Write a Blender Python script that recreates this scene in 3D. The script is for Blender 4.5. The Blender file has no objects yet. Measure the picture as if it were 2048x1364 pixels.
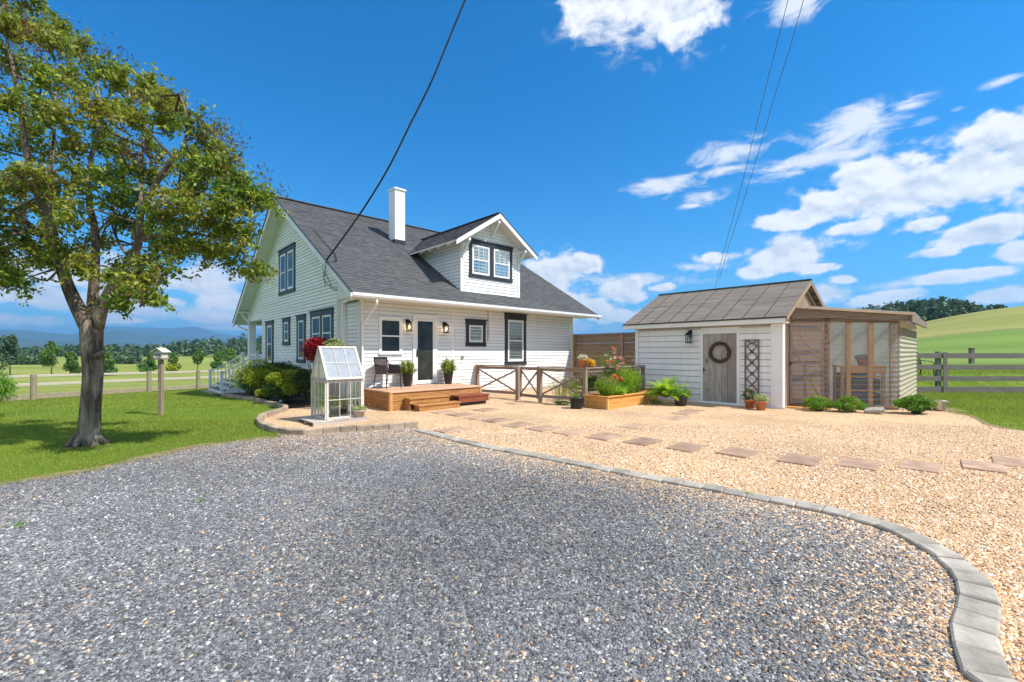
import bpy, bmesh, math, random
import numpy as np
from mathutils import Vector, Matrix
R = math.radians
SC = bpy.context.scene
COL = SC.collection
random.seed(7); RNG = np.random.default_rng(7)

# ------------------------------------------------------------------ camera, world, sun, exposure
EYE = 1.55; F = 880.0; HY = 703.0; CX = 1024.0
cam = bpy.data.cameras.new('camera'); camo = bpy.data.objects.new('camera', cam); COL.objects.link(camo)
camo.location = (0, 0, EYE); camo.rotation_euler = (R(90), 0, 0)
cam.lens = 36 * F / 2048; cam.sensor_width = 36; cam.shift_y = (HY - 682) / 2048
cam.clip_start = 0.1; cam.clip_end = 60000
SC.camera = camo
SC.view_settings.view_transform = 'Standard'; SC.view_settings.look = 'None'
SC.view_settings.exposure = 1.06; SC.view_settings.gamma = 1
SUN_DIR = Vector((0.93, -0.36, 0)).normalized(); SUN_EL = R(53)
SUN_DIR = Vector((SUN_DIR.x * math.cos(SUN_EL), SUN_DIR.y * math.cos(SUN_EL), math.sin(SUN_EL)))
sun = bpy.data.lights.new('sun', 'SUN'); sun.energy = 3.2; sun.angle = R(0.5); sun.color = (1, .95, .87)
suno = bpy.data.objects.new('sun', sun); COL.objects.link(suno)
suno.rotation_euler = SUN_DIR.to_track_quat('Z', 'Y').to_euler(); suno.location = (20, -10, 30)

class NT:
    """tiny node-tree helper"""
    def __init__(s, nt): s.nt = nt; s.n = nt.nodes; s.l = nt.links
    def node(s, t, ins=None, **kw):
        nd = s.n.new(t)
        for k, v in kw.items(): setattr(nd, k, v)
        for k, v in (ins or {}).items(): s.set(nd, k, v)
        return nd
    def set(s, nd, k, v):
        sock = nd.inputs[k]
        if hasattr(v, 'is_output') or isinstance(v, bpy.types.NodeSocket): s.l.new(v, sock)
        else:
            try: sock.default_value = v
            except Exception: sock.default_value = (*v, 1)
    def m(s, op, a, b=0.0, c=0.0, clamp=False):
        nd = s.n.new('ShaderNodeMath'); nd.operation = op; nd.use_clamp = clamp
        s.set(nd, 0, a); s.set(nd, 1, b); s.set(nd, 2, c); return nd.outputs[0]
    def mix(s, f, a, b, mode='MIX'):
        nd = s.n.new('ShaderNodeMix'); nd.data_type = 'RGBA'; nd.blend_type = mode
        s.set(nd, 0, f); s.set(nd, 6, a if not isinstance(a, tuple) else (*a[:3], 1)); s.set(nd, 7, b if not isinstance(b, tuple) else (*b[:3], 1))
        return nd.outputs[2]
    def ramp(s, f, stops, interp='LINEAR'):
        nd = s.n.new('ShaderNodeValToRGB'); cr = nd.color_ramp; cr.interpolation = interp
        while len(cr.elements) < len(stops): cr.elements.new(0.5)
        for e, (p, c) in zip(cr.elements, stops): e.position = p; e.color = (*c, 1) if len(c) == 3 else c
        s.set(nd, 0, f); return nd.outputs[0]
    def noise(s, vec, scale, detail=4, rough=.55, dist=0, out=0):
        nd = s.node('ShaderNodeTexNoise', {'Scale': scale, 'Detail': detail, 'Roughness': rough, 'Distortion': dist})
        s.l.new(vec, nd.inputs['Vector']); return nd.outputs[out]
    def mapping(s, vec, scale=(1, 1, 1), loc=(0, 0, 0), rot=(0, 0, 0)):
        nd = s.node('ShaderNodeMapping'); s.l.new(vec, nd.inputs[0])
        nd.inputs[1].default_value = loc; nd.inputs[2].default_value = rot; nd.inputs[3].default_value = scale
        return nd.outputs[0]

world = bpy.data.worlds.new('World'); SC.world = world; world.use_nodes = True
world.node_tree.nodes.clear(); W = NT(world.node_tree)
sky = W.node('ShaderNodeTexSky', sky_type='NISHITA', sun_disc=False, sun_elevation=SUN_EL,
             sun_rotation=math.atan2(SUN_DIR.x, SUN_DIR.y), altitude=200, air_density=1.0, dust_density=0.6, ozone_density=3.0)
tc = W.node('ShaderNodeTexCoord').outputs['Generated']
sep = W.node('ShaderNodeSeparateXYZ', {0: tc})
az = W.m('ARCTAN2', sep.outputs[0], sep.outputs[1])
el = W.m('ARCSINE', sep.outputs[2])
SKYTINT = (0.02, .60, .98)
skyc = W.mix(1.0, sky.outputs[0], SKYTINT, 'MULTIPLY')
# pale band towards the horizon and towards the right-hand (sunward) side of the sky
hz = W.m('POWER', W.m('SUBTRACT', 1.0, W.m('MULTIPLY', W.m('MAXIMUM', el, 0.0), 0.9), clamp=True), 6.5)
skyc = W.mix(W.m('MULTIPLY', hz, .75), skyc, (1.7, 3.2, 4.6))
# clouds: a field of soft cells in azimuth / elevation, broken up by fractal noise
def cpx_(x, y, wx, wy, w): return (math.atan2(x - CX, F), math.atan2(HY - y, math.hypot(F, x - CX)), wx * F / (F * F + (x - CX) ** 2), wy * F / (F * F + (x - CX) ** 2 + (y - HY) ** 2), w)
PUFF = [cpx_(*q) for q in (   # solid cumulus
    (1195, -10, 75, 60, 1.0), (1350, -20, 85, 95, 1.1), (1270, -50, 110, 90, 1.1),
    (1590, 436, 80, 22, .95), (1680, 405, 80, 45, 1.1), (1740, 350, 90, 55, 1.15), (1840, 380, 120, 62, 1.25), (1950, 350, 90, 75, 1.25), (1990, 270, 60, 60, 1.15), (2070, 300, 80, 110, 1.2), (1700, 455, 60, 18, .8),
    (1950, 470, 95, 36, 1.15), (1870, 505, 55, 16, .95), (2040, 500, 60, 30, 1.1), (1580, 508, 75, 34, 1.2), (1520, 540, 45, 14, .95), (1640, 535, 40, 12, .85),
    (1110, 548, 65, 38, 1.15), (1165, 530, 32, 24, 1.05), (1245, 585, 40, 30, 1.1), (1190, 620, 55, 22, 1.0), (1440, 515, 40, 14, .9),
    (1650, 590, 60, 22, 1.0), (1740, 600, 50, 16, .95), (1890, 555, 75, 18, 1.05), (2000, 590, 70, 18, 1.0), (60, 590, 90, 22, .95), (150, 560, 60, 16, .85), (390, 570, 60, 22, 1.0), (450, 600, 55, 18, 1.0), (300, 600, 70, 18, .95), (440, 640, 60, 10, .9), (230, 640, 80, 9, .85), (1120, 600, 55, 20, 1.0), (1230, 630, 60, 16, 1.0), (1320, 575, 26, 12, .9), (1780, 590, 60, 16, 1.0), (1960, 545, 50, 16, 1.0), (1690, 560, 30, 12, .8), (1850, 450, 60, 20, .9))]
WISP = [cpx_(*q) for q in (   # thin streaks and veils
    (1210, 40, 70, 60, .9), (1330, 60, 60, 50, .9), (1595, 10, 60, 34, .95), (1325, 374, 60, 18, .95), (1400, 390, 40, 22, .75), (1380, 412, 22, 8, .8), (1455, 305, 65, 24, 1.0), (1440, 342, 45, 12, .8), (1625, 318, 110, 22, .95),
    (1700, 255, 95, 38, 1.1), (1810, 212, 50, 16, .95), (1560, 350, 60, 12, .7), (1700, 300, 90, 40, .8), (2010, 160, 46, 14, .95), (1915, 218, 26, 10, .8), (1850, 240, 30, 14, .6), (1290, 558, 110, 14, .85), (1400, 535, 70, 12, .8), (1330, 572, 26, 12, .9), (1500, 440, 40, 10, .5),
    (1450, 610, 90, 20, .8), (1130, 600, 90, 40, .8), (1800, 570, 60, 12, .7), (1100, 660, 120, 14, .8), (1850, 610, 130, 10, .7), (60, 540, 130, 46, 1.1), (-60, 500, 110, 60, 1.1), (260, 560, 130, 36, 1.1), (430, 560, 90, 36, 1.1), (200, 610, 170, 30, 1.15), (240, 520, 60, 20, .8), (60, 640, 150, 18, 1.1), (400, 630, 130, 22, 1.1), (100, 495, 60, 16, .7), (440, 655, 120, 9, .9))]
PUFF += [(R(a_), R(e_), R(x_), R(z_), w_) for a_, e_, x_, z_, w_ in ((95, 20, 22, 8, 1.2), (150, 30, 30, 14, 1.5), (-120, 28, 30, 14, 1.6), (-80, 45, 20, 12, 1.3), (-150, 55, 30, 14, 1.4), (180, 12, 25, 5, 1.2), (75, 9, 12, 4, 1.1), (-85, 12, 15, 5, 1.2))]  # unseen clouds behind, beside and overhead, added for whiter fill light
cv0 = W.node('ShaderNodeCombineXYZ', {0: az, 1: el, 2: 0.0}).outputs[0]
def field(cells):
    m_ = None
    for a_, e_, wa, we, wt in cells:      # squared distance to the cell centre, scaled
        s1 = W.node('ShaderNodeVectorMath', {0: cv0, 1: (a_, e_, 0)}, operation='SUBTRACT').outputs[0]
        s2 = W.node('ShaderNodeVectorMath', {0: s1, 1: (1 / wa, 1 / we, 0)}, operation='MULTIPLY').outputs[0]
        d2 = W.node('ShaderNodeVectorMath', {0: s2, 1: s2}, operation='DOT_PRODUCT').outputs['Value']
        g = W.m('MULTIPLY', W.m('EXPONENT', W.m('MULTIPLY', d2, -0.75)), wt); m_ = g if m_ is None else W.m('MAXIMUM', m_, g)
    return m_
mp, mw = field(PUFF), field(WISP)
cvp = W.node('ShaderNodeCombineXYZ', {0: az, 1: W.m('MULTIPLY', el, 1.35), 2: 0.0}).outputs[0]
def bil(off):
    v_ = W.node('ShaderNodeVectorMath', {0: cvp, 1: off}, operation='ADD').outputs[0]
    a = W.noise(v_, 17, 10, .56, .1); b = W.noise(v_, 6, 3, .5); return W.m('ADD', W.m('MULTIPLY', a, .72), W.m('MULTIPLY', b, .28))
n0, n1 = bil((0, 0, 0)), bil((.006, .016, 0))
dp_ = W.m('ADD', W.m('MULTIPLY', W.m('SUBTRACT', n0, .5), 2.8), W.m('SUBTRACT', mp, .25))
denp = W.m('MULTIPLY', W.node('ShaderNodeMapRange', {0: dp_, 1: 0.0, 2: .40}, interpolation_type='SMOOTHSTEP').outputs[0], W.node('ShaderNodeMapRange', {0: mp, 1: .04, 2: .25}).outputs[0])
rotv = W.mapping(cv0, (1.0, 2.4, 1), (0, 0, 0), (0, 0, R(-14)))
nw = W.noise(rotv, 13, 9, .62, .5)
dw = W.m('ADD', W.m('MULTIPLY', W.m('SUBTRACT', nw, .5), 2.6), W.m('SUBTRACT', mw, .28))
denw = W.m('MULTIPLY', W.node('ShaderNodeMapRange', {0: dw, 1: -.08, 2: .75}, interpolation_type='SMOOTHSTEP').outputs[0], W.node('ShaderNodeMapRange', {0: mw, 1: .04, 2: .25}).outputs[0])
lit = W.m('ADD', W.m('MULTIPLY', W.m('SUBTRACT', n0, n1), 5.5), W.node('ShaderNodeMapRange', {0: dp_, 1: .1, 2: 1.0, 3: .95, 4: .55}).outputs[0], clamp=True)
ccol = W.mix(lit, (3.2, 3.7, 4.4), (5.5, 5.55, 5.6))
low = W.node('ShaderNodeMapRange', {0: el, 1: R(1), 2: R(9), 3: .5, 4: 1.0}).outputs[0]
ccol = W.mix(low, (5.2, 5.5, 5.9), ccol)
final = W.mix(W.m('MULTIPLY', denw, .88), skyc, (5.0, 5.15, 5.35))
final = W.mix(W.m('MULTIPLY', denp, .97), final, ccol)
bg = W.node('ShaderNodeBackground', {'Strength': 0.095})
W.l.new(final, bg.inputs[0])
wo = W.node('ShaderNodeOutputWorld'); W.l.new(bg.outputs[0], wo.inputs[0])

# ------------------------------------------------------------------ frames and terrain
AU = math.atan(938 / 880)
U = Vector((math.sin(AU), math.cos(AU), 0)); V = Vector((-math.cos(AU), math.sin(AU), 0))
K = Vector((-4.347, 12.583, 0))
S0 = Vector((7.269, 11.851, 0))
def smooth(t): t = np.clip(t, 0, 1); return t * t * (3 - 2 * t)
def h(x, y):
    """terrain height"""
    x = np.asarray(x, float); y = np.asarray(y, float)
    v = (x - K.x) * V.x + (y - K.y) * V.y
    z = -np.clip(.035 * np.maximum(0, v - 3.5), 0, 2.0)
    far = np.hypot(x, y)
    z = z + .62 * smooth((y - 16.7) / 1.3) * smooth((x - 11.0) / 2.5)
    z = z + 1.1 * np.sin(x * .013 + 1) * np.sin(y * .017) * smooth((far - 90) / 200)
    # rounded hill on the right
    t = np.clip((y - 36) / 118, 0, 1)
    a = np.clip((x / np.maximum(y, 1) - .55) / .75, 0, 1.3)
    prof = np.sin(t * math.pi / 2) ** 1.6
    amp = 16.5 * np.sin(np.clip(a, 0, 1) * math.pi / 2) ** 1.45
    hill = amp * prof * (x > 0)
    hill = hill * (1 - .55 * smooth((y - 160) / 160))
    return z + hill
def hh(x, y): return float(h(x, y))
def G(px, py, z=None):
    """point of the terrain (or of the level z) seen at a photo pixel"""
    if z is not None:
        D = F * (EYE - z) / (py - HY); return Vector(((px - CX) * D / F, D, z))
    lo, hi = 1.5, 1500
    for _ in range(60):
        mid = (lo + hi) / 2
        if HY + F * (EYE - hh((px - CX) * mid / F, mid)) / mid > py: lo = mid
        else: hi = mid
    X = (px - CX) * lo / F; return Vector((X, lo, hh(X, lo)))
def at(px, py, D): return Vector(((px - CX) * D / F, D, EYE - (py - HY) * D / F))
def hl(u, v, z=0): return K + U * u + V * v + Vector((0, 0, z))      # house frame -> world

# ------------------------------------------------------------------ materials
MATS = {}
def newmat(name):
    m = bpy.data.materials.new(name); m.use_nodes = True; m.node_tree.nodes.clear()
    t = NT(m.node_tree); MATS[name] = m; return m, t
def finish(t, bsdf): 
    o = t.node('ShaderNodeOutputMaterial'); t.l.new(bsdf, o.inputs[0]); return o
def pm(name, c1, c2=None, scale=6, rough=.7, bump=0, bscale=40, stretch=(1, 1, 1), metal=0, detail=5, c3=None, spec=.4, bdist=.01, lo=.35, hi=.65):
    m, t = newmat(name)
    tc = t.node('ShaderNodeTexCoord').outputs['Object']
    vec = t.mapping(tc, stretch)
    b = t.node('ShaderNodeBsdfPrincipled', {'Roughness': rough, 'Metallic': metal, 'Specular IOR Level': spec})
    if c2:
        stops = [(lo, c1), (hi, c2)] + ([(min(hi + .17, 1), c3)] if c3 else [])
        t.l.new(t.ramp(t.noise(vec, scale, detail, .62), stops), b.inputs[0])
    else: b.inputs[0].default_value = (*c1, 1)
    if name == 'white_siding':
        k_ = t.node('ShaderNodeMapRange', {0: t.node('ShaderNodeNewGeometry').outputs['Random Per Island'], 3: .93, 4: 1.03}).outputs[0]
        zz = t.node('ShaderNodeSeparateXYZ', {0: tc}).outputs[2]; dirt = t.node('ShaderNodeMapRange', {0: t.m('ADD', zz, t.m('MULTIPLY', t.noise(t.mapping(tc, (2.5, 2.5, .6)), 2, 5), .5)), 1: .25, 2: .85, 3: .45, 4: 0}).outputs[0]
        stk = t.node('ShaderNodeMapRange', {0: t.noise(t.mapping(tc, (5, 5, .35)), 1.6, 5, .6), 1: .5, 2: .75, 3: 1.0, 4: .90}).outputs[0]; k_ = t.m('MULTIPLY', k_, stk)
        c_ = t.mix(1.0, b.inputs[0].links[0].from_socket, t.node('ShaderNodeCombineColor', {0: k_, 1: k_, 2: k_}).outputs[0], 'MULTIPLY'); t.l.new(t.mix(dirt, c_, (.50, .44, .35)), b.inputs[0])
    if name in ('grey_concrete', 'tan_concrete', 'sandstone'):
        oi = t.node('ShaderNodeObjectInfo').outputs['Random']; k_ = t.node('ShaderNodeMapRange', {0: oi, 3: .76, 4: 1.18}).outputs[0]; st_ = t.node('ShaderNodeMapRange', {0: t.noise(t.node('ShaderNodeNewGeometry').outputs['Position'], 3.5, 5, .7), 1: .35, 2: .7, 3: .72, 4: 1.08}).outputs[0]
        k_ = t.m('MULTIPLY', k_, st_); t.l.new(t.mix(1.0, b.inputs[0].links[0].from_socket, t.node('ShaderNodeCombineColor', {0: k_, 1: k_, 2: k_}).outputs[0], 'MULTIPLY'), b.inputs[0])
    if bump:
        bn = t.node('ShaderNodeBump', {'Strength': bump, 'Distance': bdist, 'Height': t.noise(vec, bscale, 4, .6)})
        t.l.new(bn.outputs[0], b.inputs['Normal'])
    finish(t, b.outputs[0]); return m
def wood(name, c1, c2, c3=None, axis=0, scale=3.0, rough=.75, bump=.35, knots=True):
    """grain stretched along a local axis"""
    m, t = newmat(name); st = [14, 14, 14]; st[axis] = 1.0
    tc = t.node('ShaderNodeTexCoord').outputs['Object']
    rnd = t.node('ShaderNodeNewGeometry').outputs['Random Per Island']
    shift = t.node('ShaderNodeCombineXYZ', {0: t.m('MULTIPLY', rnd, 31), 1: t.m('MULTIPLY', rnd, 17), 2: t.m('MULTIPLY', rnd, 7)}).outputs[0]
    v0 = t.node('ShaderNodeVectorMath', {0: tc, 1: shift}, operation='ADD').outputs[0]
    vec = t.mapping(v0, tuple(st))
    n = t.noise(vec, scale, 6, .65, .4)
    c = t.ramp(n, [(.3, c1), (.62, c2)] + ([(.8, c3)] if c3 else []))
    fac = t.node('ShaderNodeMapRange', {0: rnd, 3: .78, 4: 1.15}).outputs[0]
    c = t.mix(1.0, c, t.node('ShaderNodeCombineColor', {0: fac, 1: fac, 2: fac}).outputs[0], 'MULTIPLY')
    if knots:
        ks = [5.0, 5.0, 5.0]; ks[axis] = 2.2
        vo = t.node('ShaderNodeTexVoronoi', {'Scale': 1.0}); t.l.new(t.mapping(v0, tuple(ks)), vo.inputs['Vector'])
        k = t.node('ShaderNodeMapRange', {0: vo.outputs['Distance'], 1: .04, 2: .12, 3: .75, 4: 0}).outputs[0]
        c = t.mix(k, c, tuple(x * .25 for x in c1))
    b = t.node('ShaderNodeBsdfPrincipled', {'Roughness': rough, 'Base Color': c, 'Specular IOR Level': .3})
    bn = t.node('ShaderNodeBump', {'Strength': bump, 'Distance': .004, 'Height': n}); t.l.new(bn.outputs[0], b.inputs['Normal'])
    finish(t, b.outputs[0]); return m
def leafmat(name, cols, trans=.35, rough=.5, patch=None):
    """cols: ramp over a random value per leaf; patch: (colour, scale) slow colour drift across the plant"""
    m, t = newmat(name)
    rnd = t.node('ShaderNodeNewGeometry').outputs['Random Per Island']
    c = t.ramp(rnd, [(i / max(1, len(cols) - 1), x) for i, x in enumerate(cols)])
    if patch:
        tcx = t.node('ShaderNodeTexCoord').outputs['Object']
        f = t.node('ShaderNodeMapRange', {0: t.noise(tcx, patch[1], 3), 1: .45, 2: .62}).outputs[0]
        c = t.mix(f, c, t.mix(.65, c, patch[0]))
    d = t.node('ShaderNodeBsdfPrincipled', {'Roughness': rough, 'Base Color': c, 'Specular IOR Level': .35})
    tr = t.node('ShaderNodeBsdfTranslucent', {'Color': t.mix(.3, c, t.mix(1, c, (1.6, 1.7, .6), 'MULTIPLY'))})
    mx = t.node('ShaderNodeMixShader', {0: trans}); t.l.new(d.outputs[0], mx.inputs[1]); t.l.new(tr.outputs[0], mx.inputs[2])
    finish(t, mx.outputs[0]); return m
def glassmat(name, tint=(.9, .95, .95), dust=0.0, dustcol=(.7, .72, .72), rough=.02, alpha_lo=.03):
    m, t = newmat(name)
    lw = t.node('ShaderNodeLayerWeight', {'Blend': .35}).outputs['Fresnel']
    tp = t.node('ShaderNodeBsdfTransparent', {'Color': (*tint, 1)}); gl = t.node('ShaderNodeBsdfGlossy', {'Roughness': rough, 'Color': (1, 1, 1, 1)})
    f = t.m('ADD', t.m('MULTIPLY', lw, .55), alpha_lo, clamp=True)
    mx = t.node('ShaderNodeMixShader', {0: f}); t.l.new(tp.outputs[0], mx.inputs[1]); t.l.new(gl.outputs[0], mx.inputs[2])
    out = mx.outputs[0]
    if dust:
        tcx = t.node('ShaderNodeTexCoord').outputs['Object']
        n = t.node('ShaderNodeMapRange', {0: t.noise(tcx, 5, 5), 1: .25, 2: .75, 3: dust * .6, 4: min(1, dust * 1.3)}).outputs[0]
        df = t.node('ShaderNodeBsdfDiffuse', {'Color': (*dustcol, 1)}); tl = t.node('ShaderNodeBsdfTranslucent', {'Color': (*dustcol, 1)})
        a = t.node('ShaderNodeAddShader'); 
        m1 = t.node('ShaderNodeMixShader', {0: .5}); t.l.new(df.outputs[0], m1.inputs[1]); t.l.new(tl.outputs[0], m1.inputs[2])
        m2 = t.node('ShaderNodeMixShader', {0: n}); t.l.new(out, m2.inputs[1]); t.l.new(m1.outputs[0], m2.inputs[2]); out = m2.outputs[0]
    finish(t, out); return m

SLATE = [(.085, .085, .088), (.13, .13, .136), (.18, .18, .187), (.25, .248, .252), (.34, .335, .33), (.54, .52, .48)]
TAN = [(.32, .16, .07), (.54, .30, .14), (.70, .42, .20), (.78, .51, .27), (.84, .62, .40), (.86, .76, .62)]
def gravel_mat(name, mixed):
    m, t = newmat(name)
    geo = t.node('ShaderNodeNewGeometry').outputs['Position']
    wv = t.node('ShaderNodeVectorMath', {0: geo, 1: t.node('ShaderNodeVectorMath', {0: t.noise(geo, 30, 2, out=1), 'Scale': .02}, operation='SCALE').outputs[0]}, operation='ADD').outputs[0]
    v1 = t.node('ShaderNodeTexVoronoi', {'Scale': 70.0}); t.l.new(wv, v1.inputs['Vector'])
    sp = t.node('ShaderNodeSeparateColor', {0: v1.outputs['Color']})
    sl = t.ramp(sp.outputs[0], list(zip([0, .2, .45, .7, .88, .97], SLATE)))
    tn = t.ramp(sp.outputs[0], list(zip([0, .1, .35, .6, .85, .97], TAN)))
    if mixed:
        at_ = t.node('ShaderNodeAttribute', attribute_name='tan').outputs['Fac']
        pf = t.m('ADD', at_, t.m('MULTIPLY', t.m('SUBTRACT', t.noise(geo, .8, 4, .6), .5), .5))
        sel = t.m('LESS_THAN', sp.outputs[1], pf)
        c = t.mix(sel, sl, tn)
    else:
        sel = t.m('LESS_THAN', sp.outputs[1], .04); c = t.mix(sel, tn, t.mix(.5, sl, (.25, .18, .13)))
    big = t.node('ShaderNodeMapRange', {0: t.noise(geo, .55, 5, .6), 1: .3, 2: .7, 3: .78, 4: 1.2}).outputs[0]
    c = t.mix(1.0, c, t.node('ShaderNodeCombineColor', {0: big, 1: big, 2: big}).outputs[0], 'MULTIPLY')
    b = t.node('ShaderNodeBsdfPrincipled', {'Roughness': .85, 'Base Color': c, 'Specular IOR Level': .25})
    hgt = t.m('SUBTRACT', t.m('MULTIPLY', sp.outputs[2], .6), t.m('MULTIPLY', v1.outputs['Distance'], 1.5))
    bn = t.node('ShaderNodeBump', {'Strength': .9, 'Distance': .010, 'Height': hgt}); t.l.new(bn.outputs[0], b.inputs['Normal'])
    finish(t, b.outputs[0]); return m
M_DRIVE = gravel_mat('slate_gravel', True); M_TAN = gravel_mat('pea_gravel', False)
def attrmat(name, rough=.8):
    m, t = newmat(name); a = t.node('ShaderNodeAttribute', attribute_name='Col').outputs['Color']
    b = t.node('ShaderNodeBsdfPrincipled', {'Roughness': rough, 'Base Color': a, 'Specular IOR Level': .3}); finish(t, b.outputs[0]); return m
M_STONE = attrmat('loose_stone')
def ground_mat():
    m, t = newmat('grass_ground'); geo = t.node('ShaderNodeNewGeometry').outputs['Position']
    sp = t.node('ShaderNodeSeparateXYZ', {0: geo})
    n1 = t.noise(geo, .35, 6, .6); n2 = t.noise(geo, 9, 5, .7)
    near = t.ramp(n1, [(.3, (.105, .17, .016)), (.5, (.165, .245, .024)), (.7, (.25, .31, .045))])
    near = t.mix(t.m('MULTIPLY', n2, .55), near, (.065, .12, .012)); near = t.mix(t.node('ShaderNodeMapRange', {0: t.noise(geo, 1.6, 5, .7), 1: .55, 2: .75, 3: 0, 4: .6}).outputs[0], near, (.30, .30, .07))
    st = t.mapping(geo, (.012, .07, .05)); n3 = t.noise(st, 1.0, 6, .6)
    fieldl = t.ramp(n3, [(.3, (.15, .20, .035)), (.5, (.24, .27, .06)), (.7, (.30, .31, .09))])
    fieldg = t.ramp(n3, [(.3, (.11, .19, .035)), (.5, (.17, .25, .05)), (.7, (.23, .29, .07))])
    fieldt = t.ramp(n3, [(.3, (.19, .22, .045)), (.5, (.26, .26, .07)), (.72, (.34, .31, .11))])
    yb = t.m('ADD', sp.outputs[1], t.m('MULTIPLY', t.noise(geo, .05, 3), 8))
    upper = t.node('ShaderNodeMapRange', {0: yb, 1: 75, 2: 79}).outputs[0]
    right = t.mix(upper, fieldg, fieldt)
    lr = t.node('ShaderNodeMapRange', {0: sp.outputs[0], 1: -6, 2: 6}).outputs[0]
    far = t.mix(lr, fieldl, right)
    # lawn / field split: behind the fence on the left (house v axis) and beyond 19 m on the right
    vv = t.m('ADD', t.m('MULTIPLY', sp.outputs[0], V.x), t.m('MULTIPLY', sp.outputs[1], V.y))
    fl = t.node('ShaderNodeMapRange', {0: vv, 1: 28, 2: 34}).outputs[0]; frr = t.node('ShaderNodeMapRange', {0: sp.outputs[1], 1: 22, 2: 34}).outputs[0]
    ff = t.mix(lr, fl, frr)
    c = t.mix(ff, near, far)
    trk = t.node('ShaderNodeMapRange', {0: t.m('ABSOLUTE', t.m('SUBTRACT', yb, 76.5)), 1: .2, 2: .9, 3: .6, 4: 0}).outputs[0]
    c = t.mix(t.m('MULTIPLY', trk, lr), c, (.16, .14, .08))
    b = t.node('ShaderNodeBsdfPrincipled', {'Roughness': .95, 'Base Color': c, 'Specular IOR Level': .1})
    bn = t.node('ShaderNodeBump', {'Strength': .8, 'Distance': .05, 'Height': t.noise(geo, 22, 5, .7)}); t.l.new(bn.outputs[0], b.inputs['Normal'])
    finish(t, b.outputs[0]); return m
M_GROUND = ground_mat()
M_WHITE = pm('white_paint', (.74, .75, .74), (.80, .80, .79), 1.5, .55, .08, 30)
M_SIDING = pm('white_siding', (.80, .80, .79), (.86, .86, .85), .8, .6, .1, 60, (.3, .3, 3))
M_TRIM = pm('white_trim', (.78, .78, .77), (.84, .84, .83), 2, .45)
M_DARK = pm('charcoal_trim', (.022, .025, .032), (.038, .042, .052), 3, .45)
M_SOFFIT = pm('white_soffit', (.70, .70, .68), (.76, .76, .74), 2, .6)
M_GLASSD = pm('dark_window_glass', (.016, .019, .018), (.05, .055, .05), 1.6, .04, spec=.28)
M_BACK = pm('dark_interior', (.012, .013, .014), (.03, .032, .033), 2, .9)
M_GLASS = glassmat('clear_glass')
M_OLDGLASS = glassmat('dusty_glass', (.93, .95, .96), .40, (.74, .74, .78), .10, .08)
M_BLACK = pm('black_metal', (.012, .011, .011), (.022, .020, .019), 8, .4, metal=.4)
M_BLACKPLASTIC = pm('black_plastic', (.022, .023, .025), (.035, .036, .038), 5, .45)
M_DECK = wood('cedar_boards', (.20, .085, .028), (.48, .235, .075), (.62, .35, .14), 0)
M_DECKV = wood('cedar_boards_side', (.18, .075, .025), (.42, .195, .065), (.56, .30, .12), 1)
M_DECKTOP = wood('weathered_cedar', (.42, .23, .13), (.58, .37, .24), (.68, .47, .33), 0, knots=False)
M_RED = wood('red_stained_wood', (.14, .035, .018), (.26, .075, .035), None, 0)
M_FENCE = wood('grey_brown_wood', (.17, .115, .08), (.33, .245, .185), (.43, .34, .27), 1, knots=False)
M_FENCEZ = wood('grey_brown_posts', (.17, .115, .08), (.33, .245, .185), (.43, .34, .27), 2, knots=False)
M_PRIV = wood('brown_fence_boards', (.15, .10, .06), (.28, .20, .125), (.38, .28, .18), 1)
M_BED = wood('honey_boards', (.46, .21, .05), (.62, .31, .085), (.68, .39, .13), 1, knots=False)
M_BEDX = wood('honey_boards_long', (.46, .21, .05), (.62, .31, .085), (.68, .39, .13), 0, knots=False)
M_BARN = wood('grey_barn_boards', (.20, .175, .15), (.42, .385, .34), (.55, .52, .47), 2, 4.0, .85, .6)
M_OLD = wood('weathered_beams', (.12, .085, .065), (.27, .20, .155), (.38, .31, .26), 0, 3.0, .85, .6)
M_OLDZ = wood('weathered_studs', (.20, .12, .085), (.40, .26, .19), (.54, .39, .31), 2, 3.0, .85, .6)
M_PINE = wood('orange_lumber', (.50, .23, .07), (.66, .34, .12), None, 2, knots=False)
M_RAIL = wood('grey_fence_rails', (.11, .095, .08), (.22, .195, .165), (.30, .27, .235), 0, knots=False)
M_RAILZ = wood('grey_fence_post_wood', (.11, .095, .08), (.22, .195, .165), (.30, .27, .235), 2, knots=False)
M_PASTURE = wood('pale_fence_rails', (.34, .29, .23), (.52, .46, .38), (.66, .61, .54), 0, knots=False)
M_PASTUREZ = wood('tan_fence_posts', (.20, .165, .11), (.33, .28, .19), None, 2, knots=False)
M_CHALK = wood('peeling_white_wood', (.40, .34, .28), (.66, .62, .56), (.76, .74, .70), 2, 4, .85, .6, knots=False)
M_CHALKX = wood('peeling_white_rails', (.40, .34, .28), (.66, .62, .56), (.76, .74, .70), 0, 4, .85, .6, knots=False)
M_PALLET = wood('old_pallet_boards', (.30, .25, .20), (.52, .46, .40), (.62, .57, .5), 1, 4, .85, .5)
M_BLOCK = pm('grey_concrete', (.34, .30, .245), (.50, .445, .37), 7, .9, .5, 90, c3=(.58, .53, .45), bdist=.006)
M_BLOCKT = pm('tan_concrete', (.36, .27, .19), (.54, .42, .31), 6, .9, .35, 100, c3=(.62, .51, .40), bdist=.006)
M_PAVER = pm('sandstone', (.40, .25, .165), (.52, .34, .23), 3, .85, .2, 60, c3=(.60, .41, .29))
M_TERRA = pm('terracotta', (.46, .16, .07), (.56, .22, .10), 6, .8, .1, 40, c3=(.62, .32, .2))
M_POT = pm('beige_pot', (.42, .37, .32), (.52, .46, .40), 5, .5)
M_SOIL = pm('soil', (.03, .02, .012), (.07, .045, .028), 20, .95, .8, 60)
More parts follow.
